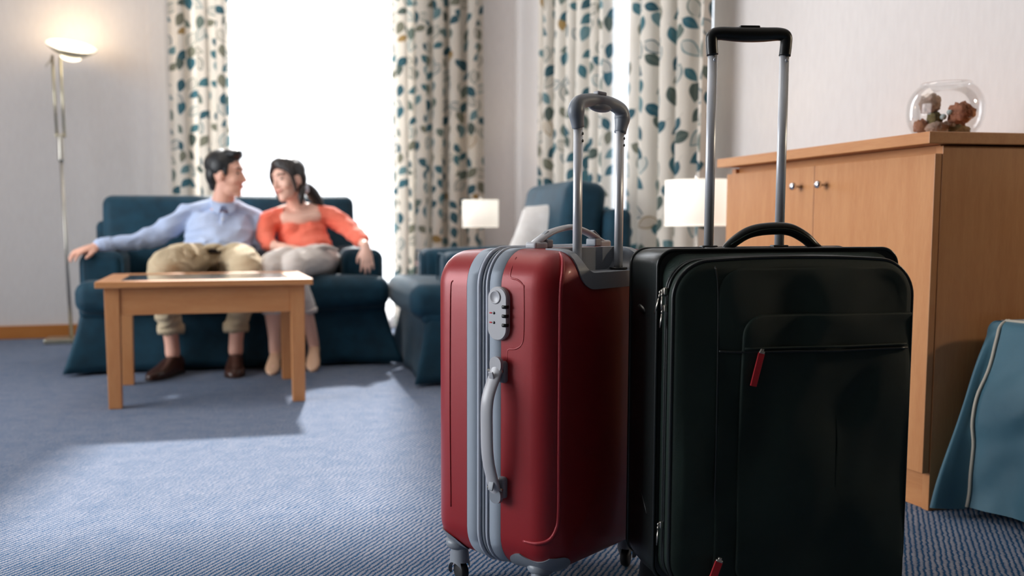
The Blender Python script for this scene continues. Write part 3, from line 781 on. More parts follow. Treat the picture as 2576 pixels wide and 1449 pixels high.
# fish bowl with dried pods and marbles
def bowl():
    c = (1.945, 2.145, 0.9185)
    t = thing('glass_bowl', 'round clear glass bowl standing on the wooden sideboard', 'bowl', c)
    R = 0.092; prof = []
    zc = 0.078; z0, z1 = 0.0, 0.148
    for i in range(25):
        z = z0+(z1-z0)*i/24; a = (z-zc)/0.088
        prof.append((R*math.sqrt(max(0.05, 1-abs(a)**2.3))+0.0, z))
    outer = [(0.002, 0.0)] + [(prof[0][0]*0.93, 0.0)] + prof[1:]
    rim = [(outer[-1][0]+0.002, z1+0.002), (outer[-1][0], z1+0.004), (outer[-1][0]-0.003, z1+0.002)]
    inner = [(r-0.003, max(z, 0.005)) for r, z in reversed(prof[1:])] + [(0.002, 0.005)]
    mk('bowl_glass', lathe(outer+rim+inner, 48, capb=False, capt=False), M_GLASS, t)
    rnd = random.Random(3)
    def rock(p, r, mat, lab, name, cat, sq=(1, 1, 1)):
        V, F = sphere((0, 0, 0), r, nu=18, nv=12)
        V2 = []
        for v in V:
            q = Vector(v); n = q.normalized()
            k = 1+0.10*sin(9*n.x+4*r*100)+0.10*sin(11*n.y+2)+0.08*sin(13*n.z+5*n.x)
            V2.append((q.x*k*sq[0], q.y*k*sq[1], q.z*k*sq[2]))
        o = mk(name, (V2, F), mat); o.location = (c[0]+p[0], c[1]+p[1], c[2]+p[2]); tag(o, lab, cat); return o
    ca, sa = cos(radians(-42)), sin(radians(-42))   # across the view
    def P(u, w, z): return (u*ca - w*sa, u*sa + w*ca, z)
    rock(P(-0.036, 0.0, 0.100), 0.026, M_POD2, 'grey dried pod on top of the left pile in the glass bowl', 'dried_pod', 'decoration', (1, 1, 1.0))
    rock(P(-0.024, 0.0, 0.060), 0.018, M_MOSS, 'dry mossy stalk under the grey pod in the glass bowl', 'dried_moss', 'decoration', (0.9, 1, 1.1))
    rock(P(0.036, -0.01, 0.070), 0.031, M_POD, 'large reddish brown dried pod at the right in the glass bowl', 'dried_pod', 'decoration', (1.0, 1, 0.86))
    rock(P(-0.054, 0.0, 0.042), 0.018, M_POD, 'small brown pod at the far left of the glass bowl', 'dried_pod', 'decoration')
    rock(P(-0.018, -0.02, 0.032), 0.022, M_POD2, 'pale brown pod low in the front of the glass bowl', 'dried_pod', 'decoration', (1.2, 1, 0.8))
    rock(P(0.012, 0.03, 0.034), 0.026, M_POD2, 'flat tan pod lying in the middle of the glass bowl', 'dried_pod', 'decoration', (1.2, 1, 0.8))
    rock(P(0.034, 0.02, 0.026), 0.024, M_MOSS, 'green dry moss under the reddish pod in the glass bowl', 'dried_moss', 'decoration', (1.1, 1, 0.7))
    for (u, w_, z, r, lb) in ((-0.004, -0.02, 0.062, 0.008, 'small glass marble between the pods in the bowl'), (0.010, -0.03, 0.072, 0.007, 'small glass marble beside the reddish pod')):
        p = P(u, w_, z); o = mk('marble', sphere((0, 0, 0), r), M_MARBLE); o.location = (c[0]+p[0], c[1]+p[1], c[2]+p[2]); tag(o, lb, 'marble')
bowl()

# ------------------------------------------------------------------ bed
def bed():
    t = thing('bed', 'bed with a blue piped cover at the right edge beside the sideboard', 'bed', (1.862, 1.893, 0))
    # local: corner at origin, foot face on x=0 looking to -x, long side on y=0 (towards +y), bed goes to +x and -y
    Lx, Ly, H = 2.1, 1.5, 0.472
    mk('mattress', rbox(Lx-0.04, Ly-0.04, 0.26, 0.05, 3, 6, loc=(Lx/2, -Ly/2, 0.32)), M_PILLOW, t)
    mk('base', box(0.05, Lx-0.02, -Ly+0.05, -0.05, 0.10, 0.19, 0.005), M_WOODX, t, smooth=False)
    for lx in (0.10, Lx-0.1):
        for ly in (-0.1, -Ly+0.1):
            mk('leg', box(lx-0.025, lx+0.025, ly-0.025, ly+0.025, 0, 0.10, 0.003), M_WOOD, t, smooth=False)
    # cover : foot face outline from y=0 going to -Ly, tip flares out at the corner
    levels = 34; nf = 110; rings = []
    rc = 0.03
    for j in range(levels+1):
        s = j/levels
        ring = []
        if s < 0.25:
            a = s/0.25*pi/2; ins = rc*(1-sin(a)); z = H-rc+rc*cos(a)
        else:
            ins = 0; z = (H-rc)+(0.030-(H-rc))*((s-0.25)/0.75)
        tt = max(0, (s-0.25)/0.75)
        # long side (towards the sideboard), short stretch
        for i in range(16):
            u = 1-i/15.0           # from far to corner
            x = u*0.9*Lx+ins*0
            ring.append((x, -ins+0.006*tt, z))
        # corner gusset sweeping out
        for i in range(1, 8):
            k = i/8
            fl = (0.55*tt+0.45*tt**0.5)*0.150*sin(pi*(k*0.55+0.22))**3 + 0.006*sin(7*tt+4*k)*tt
            ring.append((-fl+ins*0.7*k, 0.012*tt*(1-k)-ins*(1-k)-0.035*k, z-0.012*tt*k))
        for i in range(nf+1):
            k = i/nf; y = -0.035-(Ly-0.04)*k
            wv = 0.020*tt*sin(k*23+0.6)+0.013*tt*sin(k*47+1)+0.034*mn.noise(Vector((k*9-z*2, z*5, 2)))*min(1, tt*3)+0.012*mn.noise(Vector((k*22-z*9, z*13, 5)))*min(1, tt*3)
            belly = 0.018*sin(pi*min(1, tt))*sin(k*9+1.2)
            fl = 0.030*tt+0.022*tt*math.exp(-k*22)
            ring.append((-fl-wv*0.7-belly+ins, y, z-0.004*tt))
        rings.append(ring)
    g = loft(rings, False, False, closed_ring=False)
    # top sheet
    top = box(0.02, Lx*0.9, -Ly+0.02, -0.02, H-0.02, H+0.001, 0.01)
    cv = mk('bed_cover', g, M_BEDCLOTH, t)
    mk('cover_top', rbox(Lx*0.9+0.0, Ly, 0.05, 0.024, 4, 6, loc=(Lx*0.45+0.001, -Ly/2, H-0.0245)), M_BEDCLOTH, t)
    cpath = [Vector(r[16+7]) + Vector((-0.003, 0, 0)) for r in rings]
    mk('corner_piping', tube(cpath, 0.0038, 8), M_PIPE, cv)
    epath = [Vector(rings[2][i])+Vector((-0.002, 0, 0.002)) for i in range(16+7, len(rings[0]))]
    mk('edge_piping', tube(epath, 0.0038, 8), M_PIPE, cv)
    mk('headboard', box(Lx-0.02, Lx+0.04, -Ly, -0.0, 0.05, 1.0, 0.01), M_WOOD, t, smooth=False)
bed()

# ------------------------------------------------------------------ red hard-shell suitcase
def case_rings(y0, y1, W, H, zc, R, Re, dome=0.008, e0=0.0, taper=0.003, nc=10, ns=8, fade=7, cap=True):
    # rings from the seam plane y0 to the face y1 with a rounded edge of radius Re, closed by a domed face
    sg = 1 if y1 > y0 else -1; rings = []
    def ring(e, y):
        return [(x, y, zc+z) for x, z in rr(W-2*e, H-2*e, max(R-e, 0.006), nc, ns)]
    ys = abs(y1-y0)-Re
    for i in range(4):
        t = i/4; rings.append(ring(e0+taper*t, y0+sg*ys*t))
    for i in range(fade+1):
        a = pi/2*i/fade; rings.append(ring(e0+taper+Re*(1-cos(a)), y0+sg*(ys+Re*sin(a))))
    e1 = e0+taper+Re; n = 9; half = W/2-e1-0.006
    for i in range(1, n+1):
        t = i/n
        rings.append(ring(e1+half*t, y1+sg*dome*(1-(1-t)**2)))
    return rings
def spinner(parent, x, y, rz, ztop, fork_mat, housing_mat, name='wheel', zf=0.0):
    # swivel plate, bell-shaped fork with a side cut-out and a rubber wheel touching the floor at zf
    mk('wheel_mount', lathe([(0.004, ztop+0.006), (0.024, ztop+0.006), (0.0255, ztop-0.006), (0.022, ztop-0.012), (0.004, ztop-0.012)], 20, cx=x, cy=y), housing_mat, parent)
    M = Matrix.Translation((x, y, 0)) @ Matrix.Rotation(rz, 4, 'Z')
    h = ztop-0.010-zf
    bell = lathe([(0.003, zf+h), (0.019, zf+h), (0.0215, zf+h*0.8), (0.0225, zf+h*0.6), (0.0265, zf+h*0.36), (0.026, zf+0.016), (0.022, zf+0.012), (0.003, zf+0.012)], 26)
    bell = ([(v[0]*1.05+0.004, v[1]*0.80, v[2]) for v in bell[0]], bell[1])
    cut = xf(lathe([(0.001, -0.03), (0.0205, -0.03), (0.0205, 0.03), (0.001, 0.03)], 26), (0.010, 0, zf+0.018), rx=pi/2)
    slot = box(-0.05, 0.05, -0.0095, 0.0095, zf-0.01, zf+0.040)
    f = mk('fork', xf(boolean(boolean(bell, cut), slot), M=M), fork_mat, parent, sharp=radians(35))
    wl = lathe([(0.003, -0.0085), (0.015, -0.0088), (0.0190, -0.0065), (0.0195, 0), (0.0190, 0.0065), (0.015, 0.0088), (0.003, 0.0085)], 24)
    mk(name, xf(wl, M=M @ Matrix.Translation((0.010, 0, zf+0.0195)) @ Matrix.Rotation(pi/2, 4, 'X')), M_RUBBER, parent)

def red_case():
    t = thing('suitcase', 'red hard-shell suitcase with a grey zip band standing open-handled in front', 'suitcase', (0.6900, 1.7600, 0), radians(33))
    W, D, z0, z1 = 0.39, 0.290, 0.062, 0.660
    H, zc, R = z1-z0, (z0+z1)/2, 0.070
    yb, yf2 = -0.034, 0.048
    back = loft(case_rings(yb, -D/2, W, H, zc, R, 0.048))
    infl = loft(case_rings(yb, -D/2-0.0026, W+0.0052, H+0.0052, zc, R+0.0026, 0.0495))
    front = loft(case_rings(yf2, D/2, W, H, zc, R, 0.050, dome=0.012))
    infl2 = loft(case_rings(yf2, D/2+0.0026, W+0.0052, H+0.0052, zc, R+0.0026, 0.0515, dome=0.012))
    def prism(pts, ya, yb_):
        return loft([[(x, ya, z) for x, z in pts], [(x, yb_, z) for x, z in pts]])
    outline = [(x+0.004, 0.6535+z) for x, z in rr(0.240, 0.135, 0.050, 10, 4)]
    cav = [(x+0.004, 0.686+z) for x, z in rr(0.196, 0.140, 0.032, 10, 4)]
    pr_out = prism(outline, -0.20, -0.074)
    pr_cav = prism(cav, -0.22, -0.082)
    shell = boolean(back, pr_out)
    mk('back_shell', shell, M_RED, t, sharp=radians(35))
    mk('front_shell', front, M_RED, t, sharp=radians(40))
    liner = boolean(boolean(infl, prism(outline, -0.20, -0.0742), 'INTERSECT'), pr_cav)
    mk('handle_recess', liner, M_GREY, t, sharp=radians(30))
    # zip band
    def band_ring(y, e):
        return [(x, y, zc+z) for x, z in rr(W-2*e, H-2*e, R, 10, 8)]
    prof = [(yb-0.002, 0.003), (yb+0.001, -0.0005), (-0.008, -0.0010), (-0.006, 0.0015), (0.021, 0.0015), (0.023, -0.0010), (yf2-0.001, -0.0005), (yf2+0.002, 0.003)]
    mk('zip_band', loft([band_ring(y, e) for y, e in prof]), M_BAND, t, sharp=radians(60))
    mk('zip_piping', tube(band_ring(0.0165, -0.0006), 0.0042, 8, closed=True), M_BANDL, t)
    mk('zip_piping', tube(band_ring(-0.0028, -0.0004), 0.0034, 8, closed=True), M_BANDL, t)
    mk('zip_teeth', tube(band_ring(0.0068, 0.0005), 0.0022, 6, closed=True), M_GREY, t)
    # corner guards cut from the thickened shell
    for sx in (-1, 1):
        def ell(cx, cy, cz, r): return sphere((cx, cy, cz), r, nu=36, nv=24)
        g = boolean(infl, rbox(0.17, 0.150, 0.085, 0.036, 6, 4, loc=(sx*0.205, -0.115, 0.062)), 'INTERSECT')
        g = boolean(g, ell(sx*0.205, -0.105, 0.137, (0.06, 0.050, 0.046)))
        mk('corner_guard', g, M_GREY, t, sharp=radians(30))
        g = boolean(infl2, ell(sx*0.205, 0.140, 0.050, (0.085, 0.085, 0.060)), 'INTERSECT')
        mk('corner_guard', g, M_GREY, t, sharp=radians(30))
        spinner(t, sx*0.150, -0.093, radians(200), 0.078, M_GREY, M_GREY)
        spinner(t, sx*0.150, 0.108, radians(250 if sx < 0 else 20), 0.078, M_GREY, M_GREY)
    # ribbed ridge framing the back face and the side
    def ysurf(e, Re=0.048, base=-D/2):
        e = min(max(e-0.003, 0.0001), Re)
        return base+Re-Re*math.sqrt(max(0, 1-((Re-e)/Re)**2))
    for s in (-1, 1):
        pts = []
        for (x, z, e) in ((0.128, z1-0.006, 0.006), (0.145, z1-0.018, 0.018), (0.158, z1-0.040, 0.032), (0.1635, z1-0.075, 0.0315), (0.1640, 0.50, 0.031), (0.1640, 0.30, 0.031), (0.1640, 0.19, 0.031), (0.168, 0.160, 0.027), (0.178, 0.141, 0.017), (0.1895, 0.133, 0.0055)):
            pts.append((s*x, ysurf(e)-0.0004, z))
        pts.append((s*0.1935, -0.085, 0.1320))
        mk('ribbed_ridge', tube(catmull(pts, 6), lambda q: 0.0038*(1-0.45*abs(2*q-1)**6), 8), M_REDRIB, t)
        # fine raised line on the side, stepping round the lock
        xs = s*(W/2-0.0022)
        if s < 0:
            def sx_(z):
                q = z-(z1-R); return -W/2+0.0020+(R-math.sqrt(max(0, R*R-q*q)) if q > 0 else 0)
            lp = [(sx_(z), y, z) for y, z in ((-0.046, 0.645), (-0.049, 0.625), (-0.052, 0.610), (-0.068, 0.606), (-0.080, 0.598), (-0.083, 0.586), (-0.083, 0.510), (-0.078, 0.490), (-0.066, 0.482), (-0.052, 0.480), (-0.048, 0.476), (-0.047, 0.458))]
            lp = [(p[0]+(0.0012 if p[1] < -0.07 else 0), p[1], p[2]) for p in lp]
            mk('raised_line', tube(catmull(lp, 5), 0.0018, 6), M_RED, t)
            mk('raised_line', tube([(xs, -0.044, 0.19), (xs, -0.044, 0.14)], 0.0014, 6), M_RED, t)
        for off in (0.085,):
            lp = [(s*(W/2-0.0035), off, 0.60), (s*(W/2-0.0025), off+0.006, 0.57), (s*(W/2-0.0025), off+0.008, 0.34), (s*(W/2-0.0025), off+0.006, 0.16)]
            mk('raised_line', tube(catmull(lp, 6), 0.0013, 6), M_RED, t)
    # combination lock
    xl = -W/2-0.001
    st = [(y, 0.544+z) for y, z in rr(0.044, 0.098, 0.0215, 10, 4)]
    def stad(k, x): return [(x, -0.0315+y*k, 0.544+(z-0.544)*(0.5+0.5*k)) for y, z in st]
    lk = mk('lock', loft([stad(1.0, xl+0.004), stad(1.0, xl-0.006), stad(0.93, xl-0.0085)]), M_GREYL, t, sharp=radians(30))
    xo = xl-0.0085
    mk('button', xf(lathe([(0.001, 0), (0.0125, 0), (0.0125, 0.0012), (0.0105, 0.0016), (0.0095, 0.0006), (0.001, 0.0004)], 24), (xo, -0.0275, 0.574), ry=-pi/2), M_GREYL, lk)
    for i in range(3):
        z = 0.561-0.0165*i-0.004
        mk('dial', xf(lathe([(0.002, -0.003), (0.0062, -0.003), (0.0068, 0), (0.0062, 0.003), (0.002, 0.003)], 14), (xo+0.003, -0.0485, z)), M_BLACKP, lk)
    for i in range(2):
        z = 0.545-0.0175*i
        mk('screw', xf(lathe([(0.001, 0), (0.0028, 0), (0.0020, 0.0010), (0.0006, 0.0010)], 10), (xo, -0.0250, z), ry=-pi/2), M_BLACKP, lk)
        mk('red_mark', rbox(0.0012, 0.0060, 0.0026, 0.0005, 1, 2, loc=(xo, -0.0175, z)), M_TAGRED, lk)
    # side handle : bowed strap hinged in two mounts
    hd = thing_part = mk('side_handle', tube(catmull([(xl-0.010, -0.034, 0.450), (xl-0.016, -0.0335, 0.433), (xl-0.034, -0.031, 0.390), (xl-0.035, -0.030, 0.335), (xl-0.031, -0.030, 0.280), (xl-0.016, -0.031, 0.229), (xl-0.010, -0.032, 0.212)], 8), 0.0135, 16, flat=0.42, up=(1, 0, 0)), M_GREYL, t)
    for z, sgn in ((0.450, 1), (0.212, -1)):
        cap = [(y, z_) for y, z_ in rr(0.027, 0.030, 0.0132, 8, 3)]
        g = loft([[(xl-0.009, -0.034+y, z+sgn*0.002+z_) for y, z_ in cap], [(xl-0.0165, -0.034+y*0.96, z+sgn*0.002+z_*0.96) for y, z_ in cap]])
        mk('end_cap', g, M_GREYL if sgn > 0 else M_GREY, hd, sharp=radians(30))
        M = Matrix.Translation((xl-0.0225, -0.0325, z-sgn*0.026)) @ Matrix.Rotation(-sgn*radians(17), 4, 'Y')
        mk('end_plate', xf(rbox(0.003, 0.011, 0.034, 0.0014, 2, 4), M=M), M_GREYL if sgn > 0 else M_GREY, hd)
        mk('handle_mount', rbox(0.016, 0.018, 0.040, 0.006, 3, 4, loc=(xl-0.001, -0.040, z-sgn*0.012)), M_GREY, t)
        mk('hinge_pin', tube([(xl-0.012, -0.048, z-sgn*0.010), (xl-0.012, -0.014, z-sgn*0.010)], 0.0028, 8), M_NICKEL, t)
    # top carrying handle on the back shell
    ty = -0.026
    th = mk('top_handle', tube(catmull([(-0.088, ty, z1+0.006), (-0.070, ty, z1+0.015), (-0.030, ty, z1+0.030), (0.020, ty, z1+0.038), (0.048, ty, z1+0.038), (0.095, ty, z1+0.027), (0.135, ty, z1+0.012), (0.155, ty, z1+0.006)], 8), 0.0115, 14, flat=0.50, up=(0, 0, 1)), M_GREYL, t)
    for x, sx in ((-0.078, -1), (0.144, 1)):
        mk('handle_mount', rbox(0.040, 0.026, 0.016, 0.005, 3, 4, loc=(x, ty, z1+0.004)), M_GREYL, t)
        mk('latch_block', rbox(0.020, 0.024, 0.016, 0.003, 3, 4, loc=(x-sx*0.028, ty, z1+0.008)), M_GREY, t)
        M = Matrix.Translation((x-sx*0.022, ty, z1+0.0255)) @ Matrix.Rotation(sx*radians(30), 4, 'Y')
        mk('end_plate', xf(rbox(0.026, 0.010, 0.003, 0.0014, 2, 4), M=M), M_GREY, th)
    # telescopic handle
    py = -0.110
    for s in (-1, 1):
        mk('well', xf(lathe([(0.002, 0.618), (0.018, 0.618), (0.0165, 0.6205), (0.002, 0.6205)], 20), (s*0.071+0.004, py, 0)), M_BLACKP, t)
        p = mk('pole', tube([(s*0.071+0.004, py, 0.600), (s*0.071+0.004, py, 0.886)], 0.0103, 20, flat=0.72, up=(0, 1, 0)), M_ALU, t)
        for dz in (0.869, 0.856):
            mk('rivet', xf(lathe([(0.0005, 0), (0.0030, 0.0004), (0.0022, 0.0010), (0.0005, 0.0010)], 10), (s*0.071+0.004+0.0035, py-0.0072, dz), rx=pi/2), M_BLACKP, p)
    gp = [(-0.0715, 0.880), (-0.076, 0.897), (-0.078, 0.911), (-0.070, 0.924), (-0.042, 0.9315), (0, 0.934)]
    gp = gp+[(-x, z) for x, z in reversed(gp[:-1])]
    path = catmull([(x+0.004, py, z) for x, z in gp], 6)
    mk('grip', tube(path, lambda q: 0.0125+0.0045*math.exp(-((abs(2*q-1)-0.62)/0.22)**2), 18, flat=0.85, up=(0, 1, 0)), M_GREY, t)
    mk('grip_pad', sphere((0.004, py, 0.9235), (0.038, 0.010, 0.0105), nu=24, nv=14), M_GREY, t)
    mk('release_button', rbox(0.030, 0.012, 0.008, 0.003, 3, 4, loc=(0.004, py, 0.9475)), M_GREYL, t)
red_case()

# ------------------------------------------------------------------ black soft suitcase
def black_case():
    t = thing('suitcase', 'black soft-sided suitcase with red zip pulls standing right of the red one', 'suitcase', (1.0500*0.955, 1.5790*0.955, 0.0315), radians(-7.8))
    t.scale = (0.955, 0.955, 0.955)
    k = 0.985
    def Z(z): return 0.70-(0.70-z)*k
    W = 0.438
    def outline(Wd, z0, z1, R, y, nc=10, ns=8, sag=0.0):
        H = z1-z0; zc = (z0+z1)/2
        return [(x, y, zc+z - (sag*(1-math.cos(pi*x/Wd*2))*0.5 if z > 0 else 0)) for x, z in rr(Wd, H, R, nc, ns)]
    zb, zt = Z(0.036), Z(0.655)
    body_prof = [(0.118, 0.022, 0.012), (0.116, 0.010, 0.02), (0.108, 0.003, 0.026), (0.095, 0.0, 0.030), (0.060, -0.002, 0.03), (0.020, -0.003, 0.03), (-0.020, -0.002, 0.03), (-0.048, 0.0, 0.03), (-0.052, 0.002, 0.03)]
    body = loft([outline(W+0.012-2*e, zb+e, zt-e, R, y) for y, e, R in body_prof])
    mk('body', body, M_BLACKT, t, sharp=radians(50))
    mk('piping', tube(outline(W+0.012, zb, zt, 0.030, 0.100), 0.0036, 8, closed=True), M_BLACKPIPE, t)
    mk('piping', tube(outline(W+0.014, zb-0.001, zt+0.001, 0.030, -0.050), 0.0034, 8, closed=True), M_BLACKPIPE, t)
    zl0, zl1 = Z(0.034), Z(0.643)
    def arch(pts): return [(x, y, z-(0.011*(abs(x)/(W/2))**2.2 if z > 0.5 else 0)) for x, y, z in pts]
    mk('zip_gusset', loft([outline(W-0.002, zl0+0.004, zt-0.004, 0.040, -0.050), arch(outline(W-0.010, zl0+0.006, zl1+0.004, 0.050, -0.064)), arch(outline(W-0.008, zl0+0.002, zl1, 0.058, -0.090))]), M_BLACK, t)
    mk('zip_tape', tube(arch(outline(W-0.006, zl0+0.002, zl1+0.001, 0.052, -0.068)), 0.0030, 8, closed=True), M_BLACKT, t)
    mk('zip_tape', tube(arch(outline(W-0.004, zl0+0.001, zl1+0.001, 0.054, -0.079)), 0.0026, 8, closed=True), M_BLACKPIPE, t)
    zc = (zl0+zl1)/2; hh = (zl1-zl0)/2; hw = W/2
    def face(x, z):
        a = max(0, 1-(x/hw)**2); b_ = max(0, 1-((z-zc)/hh)**2)
        dome = 0.010*(a*b_)**0.6
        q = Vector((x*9-z*4, z*5+x*3, 0.7)); wr = (0.011*mn.noise(q)+0.004*mn.noise(q*2.3+Vector((3, 1, 0))))*(a*b_)**0.4
        return -0.1155-dome-wr
    rings = []
    for y, e in ((-0.088, 0.0), (-0.100, -0.0015), (-0.108, 0.0), (-0.113, 0.003), (-0.1150, 0.008)):
        rings.append(arch([(x, y, zc+z) for x, z in rr(W-2*e, 2*hh-2*e, 0.060-e, 10, 10)]))
    n = 26
    for i in range(1, n+1):
        e = 0.008+(hw-0.012)*(i/n)**1.0
        rings.append(arch([(x, face(x, zc+z), zc+z) for x, z in rr(W-2*e, 2*hh-2*e, max(0.060-e, 0.004), 10, 10)]))
    lid = mk('front_lid', loft(rings), M_BLACK, t, sharp=radians(60))
    mk('piping', tube(arch([(x, -0.1095, zc+z) for x, z in rr(W+0.001, 2*hh+0.001, 0.060, 12, 8)]), 0.0032, 8, closed=True), M_BLACKPIPE, t)
    def plate(name, x0, x1, z0, z1, R, th, mat, lift=0.0, parent=lid):
        cx, cz = (x0+x1)/2, (z0+z1)/2; w_, h_ = x1-x0, z1-z0; rs = []
        m = min(w_, h_)/2; mx_ = hw-0.006
        def cl(p): return (min(p[0], mx_), p[1], p[2])
        for e, tt in ((0, -0.004), (0, th*0.6), (0.0015, th), (0.004, th*1.1)):
            rs.append([cl((cx+x, face(min(cx+x, mx_), cz+z)-tt-lift, cz+z)) for x, z in rr(w_-2*e, h_-2*e, R-e*0.5, 8, 14)])
        for i in range(1, 15):
            e = 0.004+(m-0.006)*i/14
            rs.append([cl((cx+x, face(min(cx+x, mx_), cz+z)-th-lift-0.0015*sin(30*(cx+x)+20*(cz+z)), cz+z)) for x, z in rr(w_-2*e, h_-2*e, max(R-e, 0.003), 8, 14)])
        return mk(name, loft(rs), mat, parent, sharp=radians(50))
    plate('centre_panel', -0.142, hw-0.012, zl0+0.012, zl1-0.018, 0.046, 0.0016, M_BLACK)
    plate('pocket', -0.101, hw+0.034, zl0+0.010, Z(0.543), 0.040, 0.0042, M_BLACK, 0.001)
    def seam(pts, r, mat, name='seam'):
        P = [(x, face(x, z)-off, z) for x, z, off in pts]
        return mk(name, tube(catmull(P, 6), r, 8), mat, lid)
    seam([(-0.148, zl1-0.014, 0.001), (-0.143, zl1-0.05, 0.001), (-0.1420, 0.50, 0.001), (-0.1420, 0.3, 0.001), (-0.1420, zl0+0.02, 0.001)], 0.0013, M_BLACKPIPE)
    seam([(-0.140, Z(0.478), 0.002), (-0.102, Z(0.477), 0.004), (0.0, Z(0.477), 0.0078), (0.06, Z(0.477), 0.0082), (0.12, Z(0.478), 0.0078), (hw-0.014, Z(0.479), 0.007)], 0.0020, M_BLACKPIPE, 'pocket_zip')
    # rolled edge of the pocket flap just above the zip
    seam([(-0.098, Z(0.483), 0.005), (0.0, Z(0.484), 0.0074), (0.06, Z(0.4845), 0.0076), (0.12, Z(0.485), 0.0074), (hw-0.016, Z(0.486), 0.0066)], 0.0022, M_BLACK, 'flap_hem')
    def strap_pull(x, z, dx, ln, wd, mat):
        fy = face(x, z)-0.009
        M = Matrix.Translation((x, fy, z)) @ Matrix.Rotation(math.atan2(-dx, ln), 4, 'Y') @ Matrix.Rotation(radians(-3), 4, 'X')
        M = Matrix.Translation((x, fy, z)) @ Matrix.Rotation(math.atan2(dx, ln), 4, 'Y')
        s = mk('zip_pull', xf(rbox(wd, 0.0028, ln, 0.001, 2, 6, loc=(0, 0, -ln/2)), M=M), mat, lid)
        s['label'] = 'red fabric zip pull'
        mk('pull_ring', xf(join(box(-wd*0.42, wd*0.42, -0.002, 0.003, -0.001, 0.0030, 0.0008), box(-0.003, 0.003, -0.001, 0.004, 0.0, 0.007, 0.0008)), M=M), M_NICKEL, s)
    strap_pull(-0.0680, Z(0.4755), 0.0140, 0.060, 0.0115, M_TAGRED)
    strap_pull(-0.1350, Z(0.098), 0.018, 0.050, 0.0140, M_TAGRED)
    # zip sliders on the left side
    def slider(y, z, lean, ln, out):
        x = -W/2-0.001
        s = mk('zip_slider', join(rbox(0.007, 0.007, 0.013, 0.002, 2, 3, loc=(x-0.002, y, z)), tube([(x-0.005, y, z+0.005), (x-0.0085, y, z+0.001), (x-0.006, y, z-0.006)], 0.0013, 6)), M_NICKEL, t)
        p0 = Vector((x-0.008, y, z-0.003)); p1 = p0+Vector((-out, lean, -ln))
        mk('pull_tab', join(tube([p0, p0.lerp(p1, 0.2)], 0.0016, 6), tube([p0.lerp(p1, 0.2), p0.lerp(p1, 0.6), p1], lambda q: 0.0018+0.0014*sin(pi*q), 8, flat=0.5, up=(1, 0, 0))), M_NICKEL, s)
    slider(-0.068, Z(0.580), 0.010, 0.036, 0.006)
    slider(-0.079, Z(0.583), -0.002, 0.030, 0.002)
    slider(-0.081, Z(0.552), 0.002, 0.032, 0.003)
    slider(-0.079, Z(0.152), 0.003, 0.036, 0.001)
    # rubber stud and lower grab on the left side
    M = Matrix.Translation((-W/2-0.007, 0.028, Z(0.542))) @ Matrix.Rotation(radians(12), 4, 'X')
    mk('side_stud', xf(sphere((0, 0, 0), (0.007, 0.021, 0.0075)), M=M), M_BLACKPIPE, t)
    mk('side_strap', tube(catmull([(-W/2-0.0075, 0.022, Z(0.188)), (-W/2-0.009, 0.004, Z(0.178)), (-W/2-0.0085, -0.010, Z(0.164)), (-W/2-0.0075, -0.016, Z(0.152))], 5), 0.0022, 8), M_BLACKPIPE, t)
    # padded handle
    hy = -0.020
    ph = mk('carry_handle', tube(catmull([(-0.089, hy, zt-0.001), (-0.074, hy, zt+0.013), (-0.045, hy, zt+0.031), (-0.010, hy, zt+0.038), (0.032, hy, zt+0.037), (0.062, hy, zt+0.023), (0.082, hy, zt+0.006), (0.093, hy-0.004, zt-0.002)], 8), lambda q: 0.0065+0.0050*math.sqrt(max(0, sin(pi*q))), 16, flat=0.85, up=(0, 1, 0)), M_BLACKPIPE, t)
    mk('handle_seam', tube(catmull([(-0.081, hy-0.009, zt+0.010), (-0.045, hy-0.010, zt+0.030), (-0.010, hy-0.010, zt+0.0375), (0.032, hy-0.010, zt+0.0365), (0.062, hy-0.010, zt+0.023), (0.080, hy-0.009, zt+0.009)], 8), 0.0012, 6), M_BLACK, ph)
    for sx, x in ((-1, -0.098), (1, 0.104)):
        mk('handle_anchor', rbox(0.050, 0.030, 0.006, 0.0025, 2, 4, loc=(x, hy, zt+0.0015)), M_BLACKPIPE, t)
    # telescopic handle
    py = 0.100-0.006
    zp = Z(1.036)
    for s in (-1, 1):
        mk('pole_socket', rbox(0.032, 0.020, 0.010, 0.003, 2, 4, loc=(s*0.072, py, zt+0.001)), M_BLACKP, t)
        p = mk('pole', tube([(s*0.072, py, zt-0.02), (s*0.072, py, zp)], 0.0094, 20, flat=0.75, up=(0, 1, 0)), M_ALU, t)
        mk('rivet', xf(lathe([(0.0005, 0.0006), (0.0022, 0.0006), (0.0036, 0.0002), (0.0034, -0.001), (0.0005, -0.001)], 14), (s*0.072+0.002, py-0.0070, zp-0.012), rx=pi/2), M_ALU, p)
    path = catmull([(-0.0725, py, zp-0.003), (-0.0745, py, zp+0.018), (-0.0735, py, zp+0.034), (-0.060, py, zp+0.0385), (-0.030, py, zp+0.0375), (0, py, zp+0.037), (0.030, py, zp+0.0375), (0.060, py, zp+0.0385), (0.0735, py, zp+0.034), (0.0745, py, zp+0.018), (0.0725, py, zp-0.003)], 7)
    mk('grip', tube(path, lambda q: 0.0112+0.0034*math.exp(-((2*q-1)/0.42)**2), 18, flat=0.9, up=(0, 1, 0)), M_BLACKP, t)
    mk('release_button', rbox(0.040, 0.012, 0.006, 0.0025, 2, 4, loc=(0, py, zp+0.051)), M_BLACKP, t)
    for sx in (-1, 1):
        spinner(t, sx*0.165, -0.060, radians(180), zb+0.004, M_GREY, M_BLACKP, zf=-0.0329)
        spinner(t, sx*0.178, 0.080, radians(150 if sx < 0 else 30), zb+0.004, M_BLACKP, M_BLACKP, zf=-0.0329)
black_case()

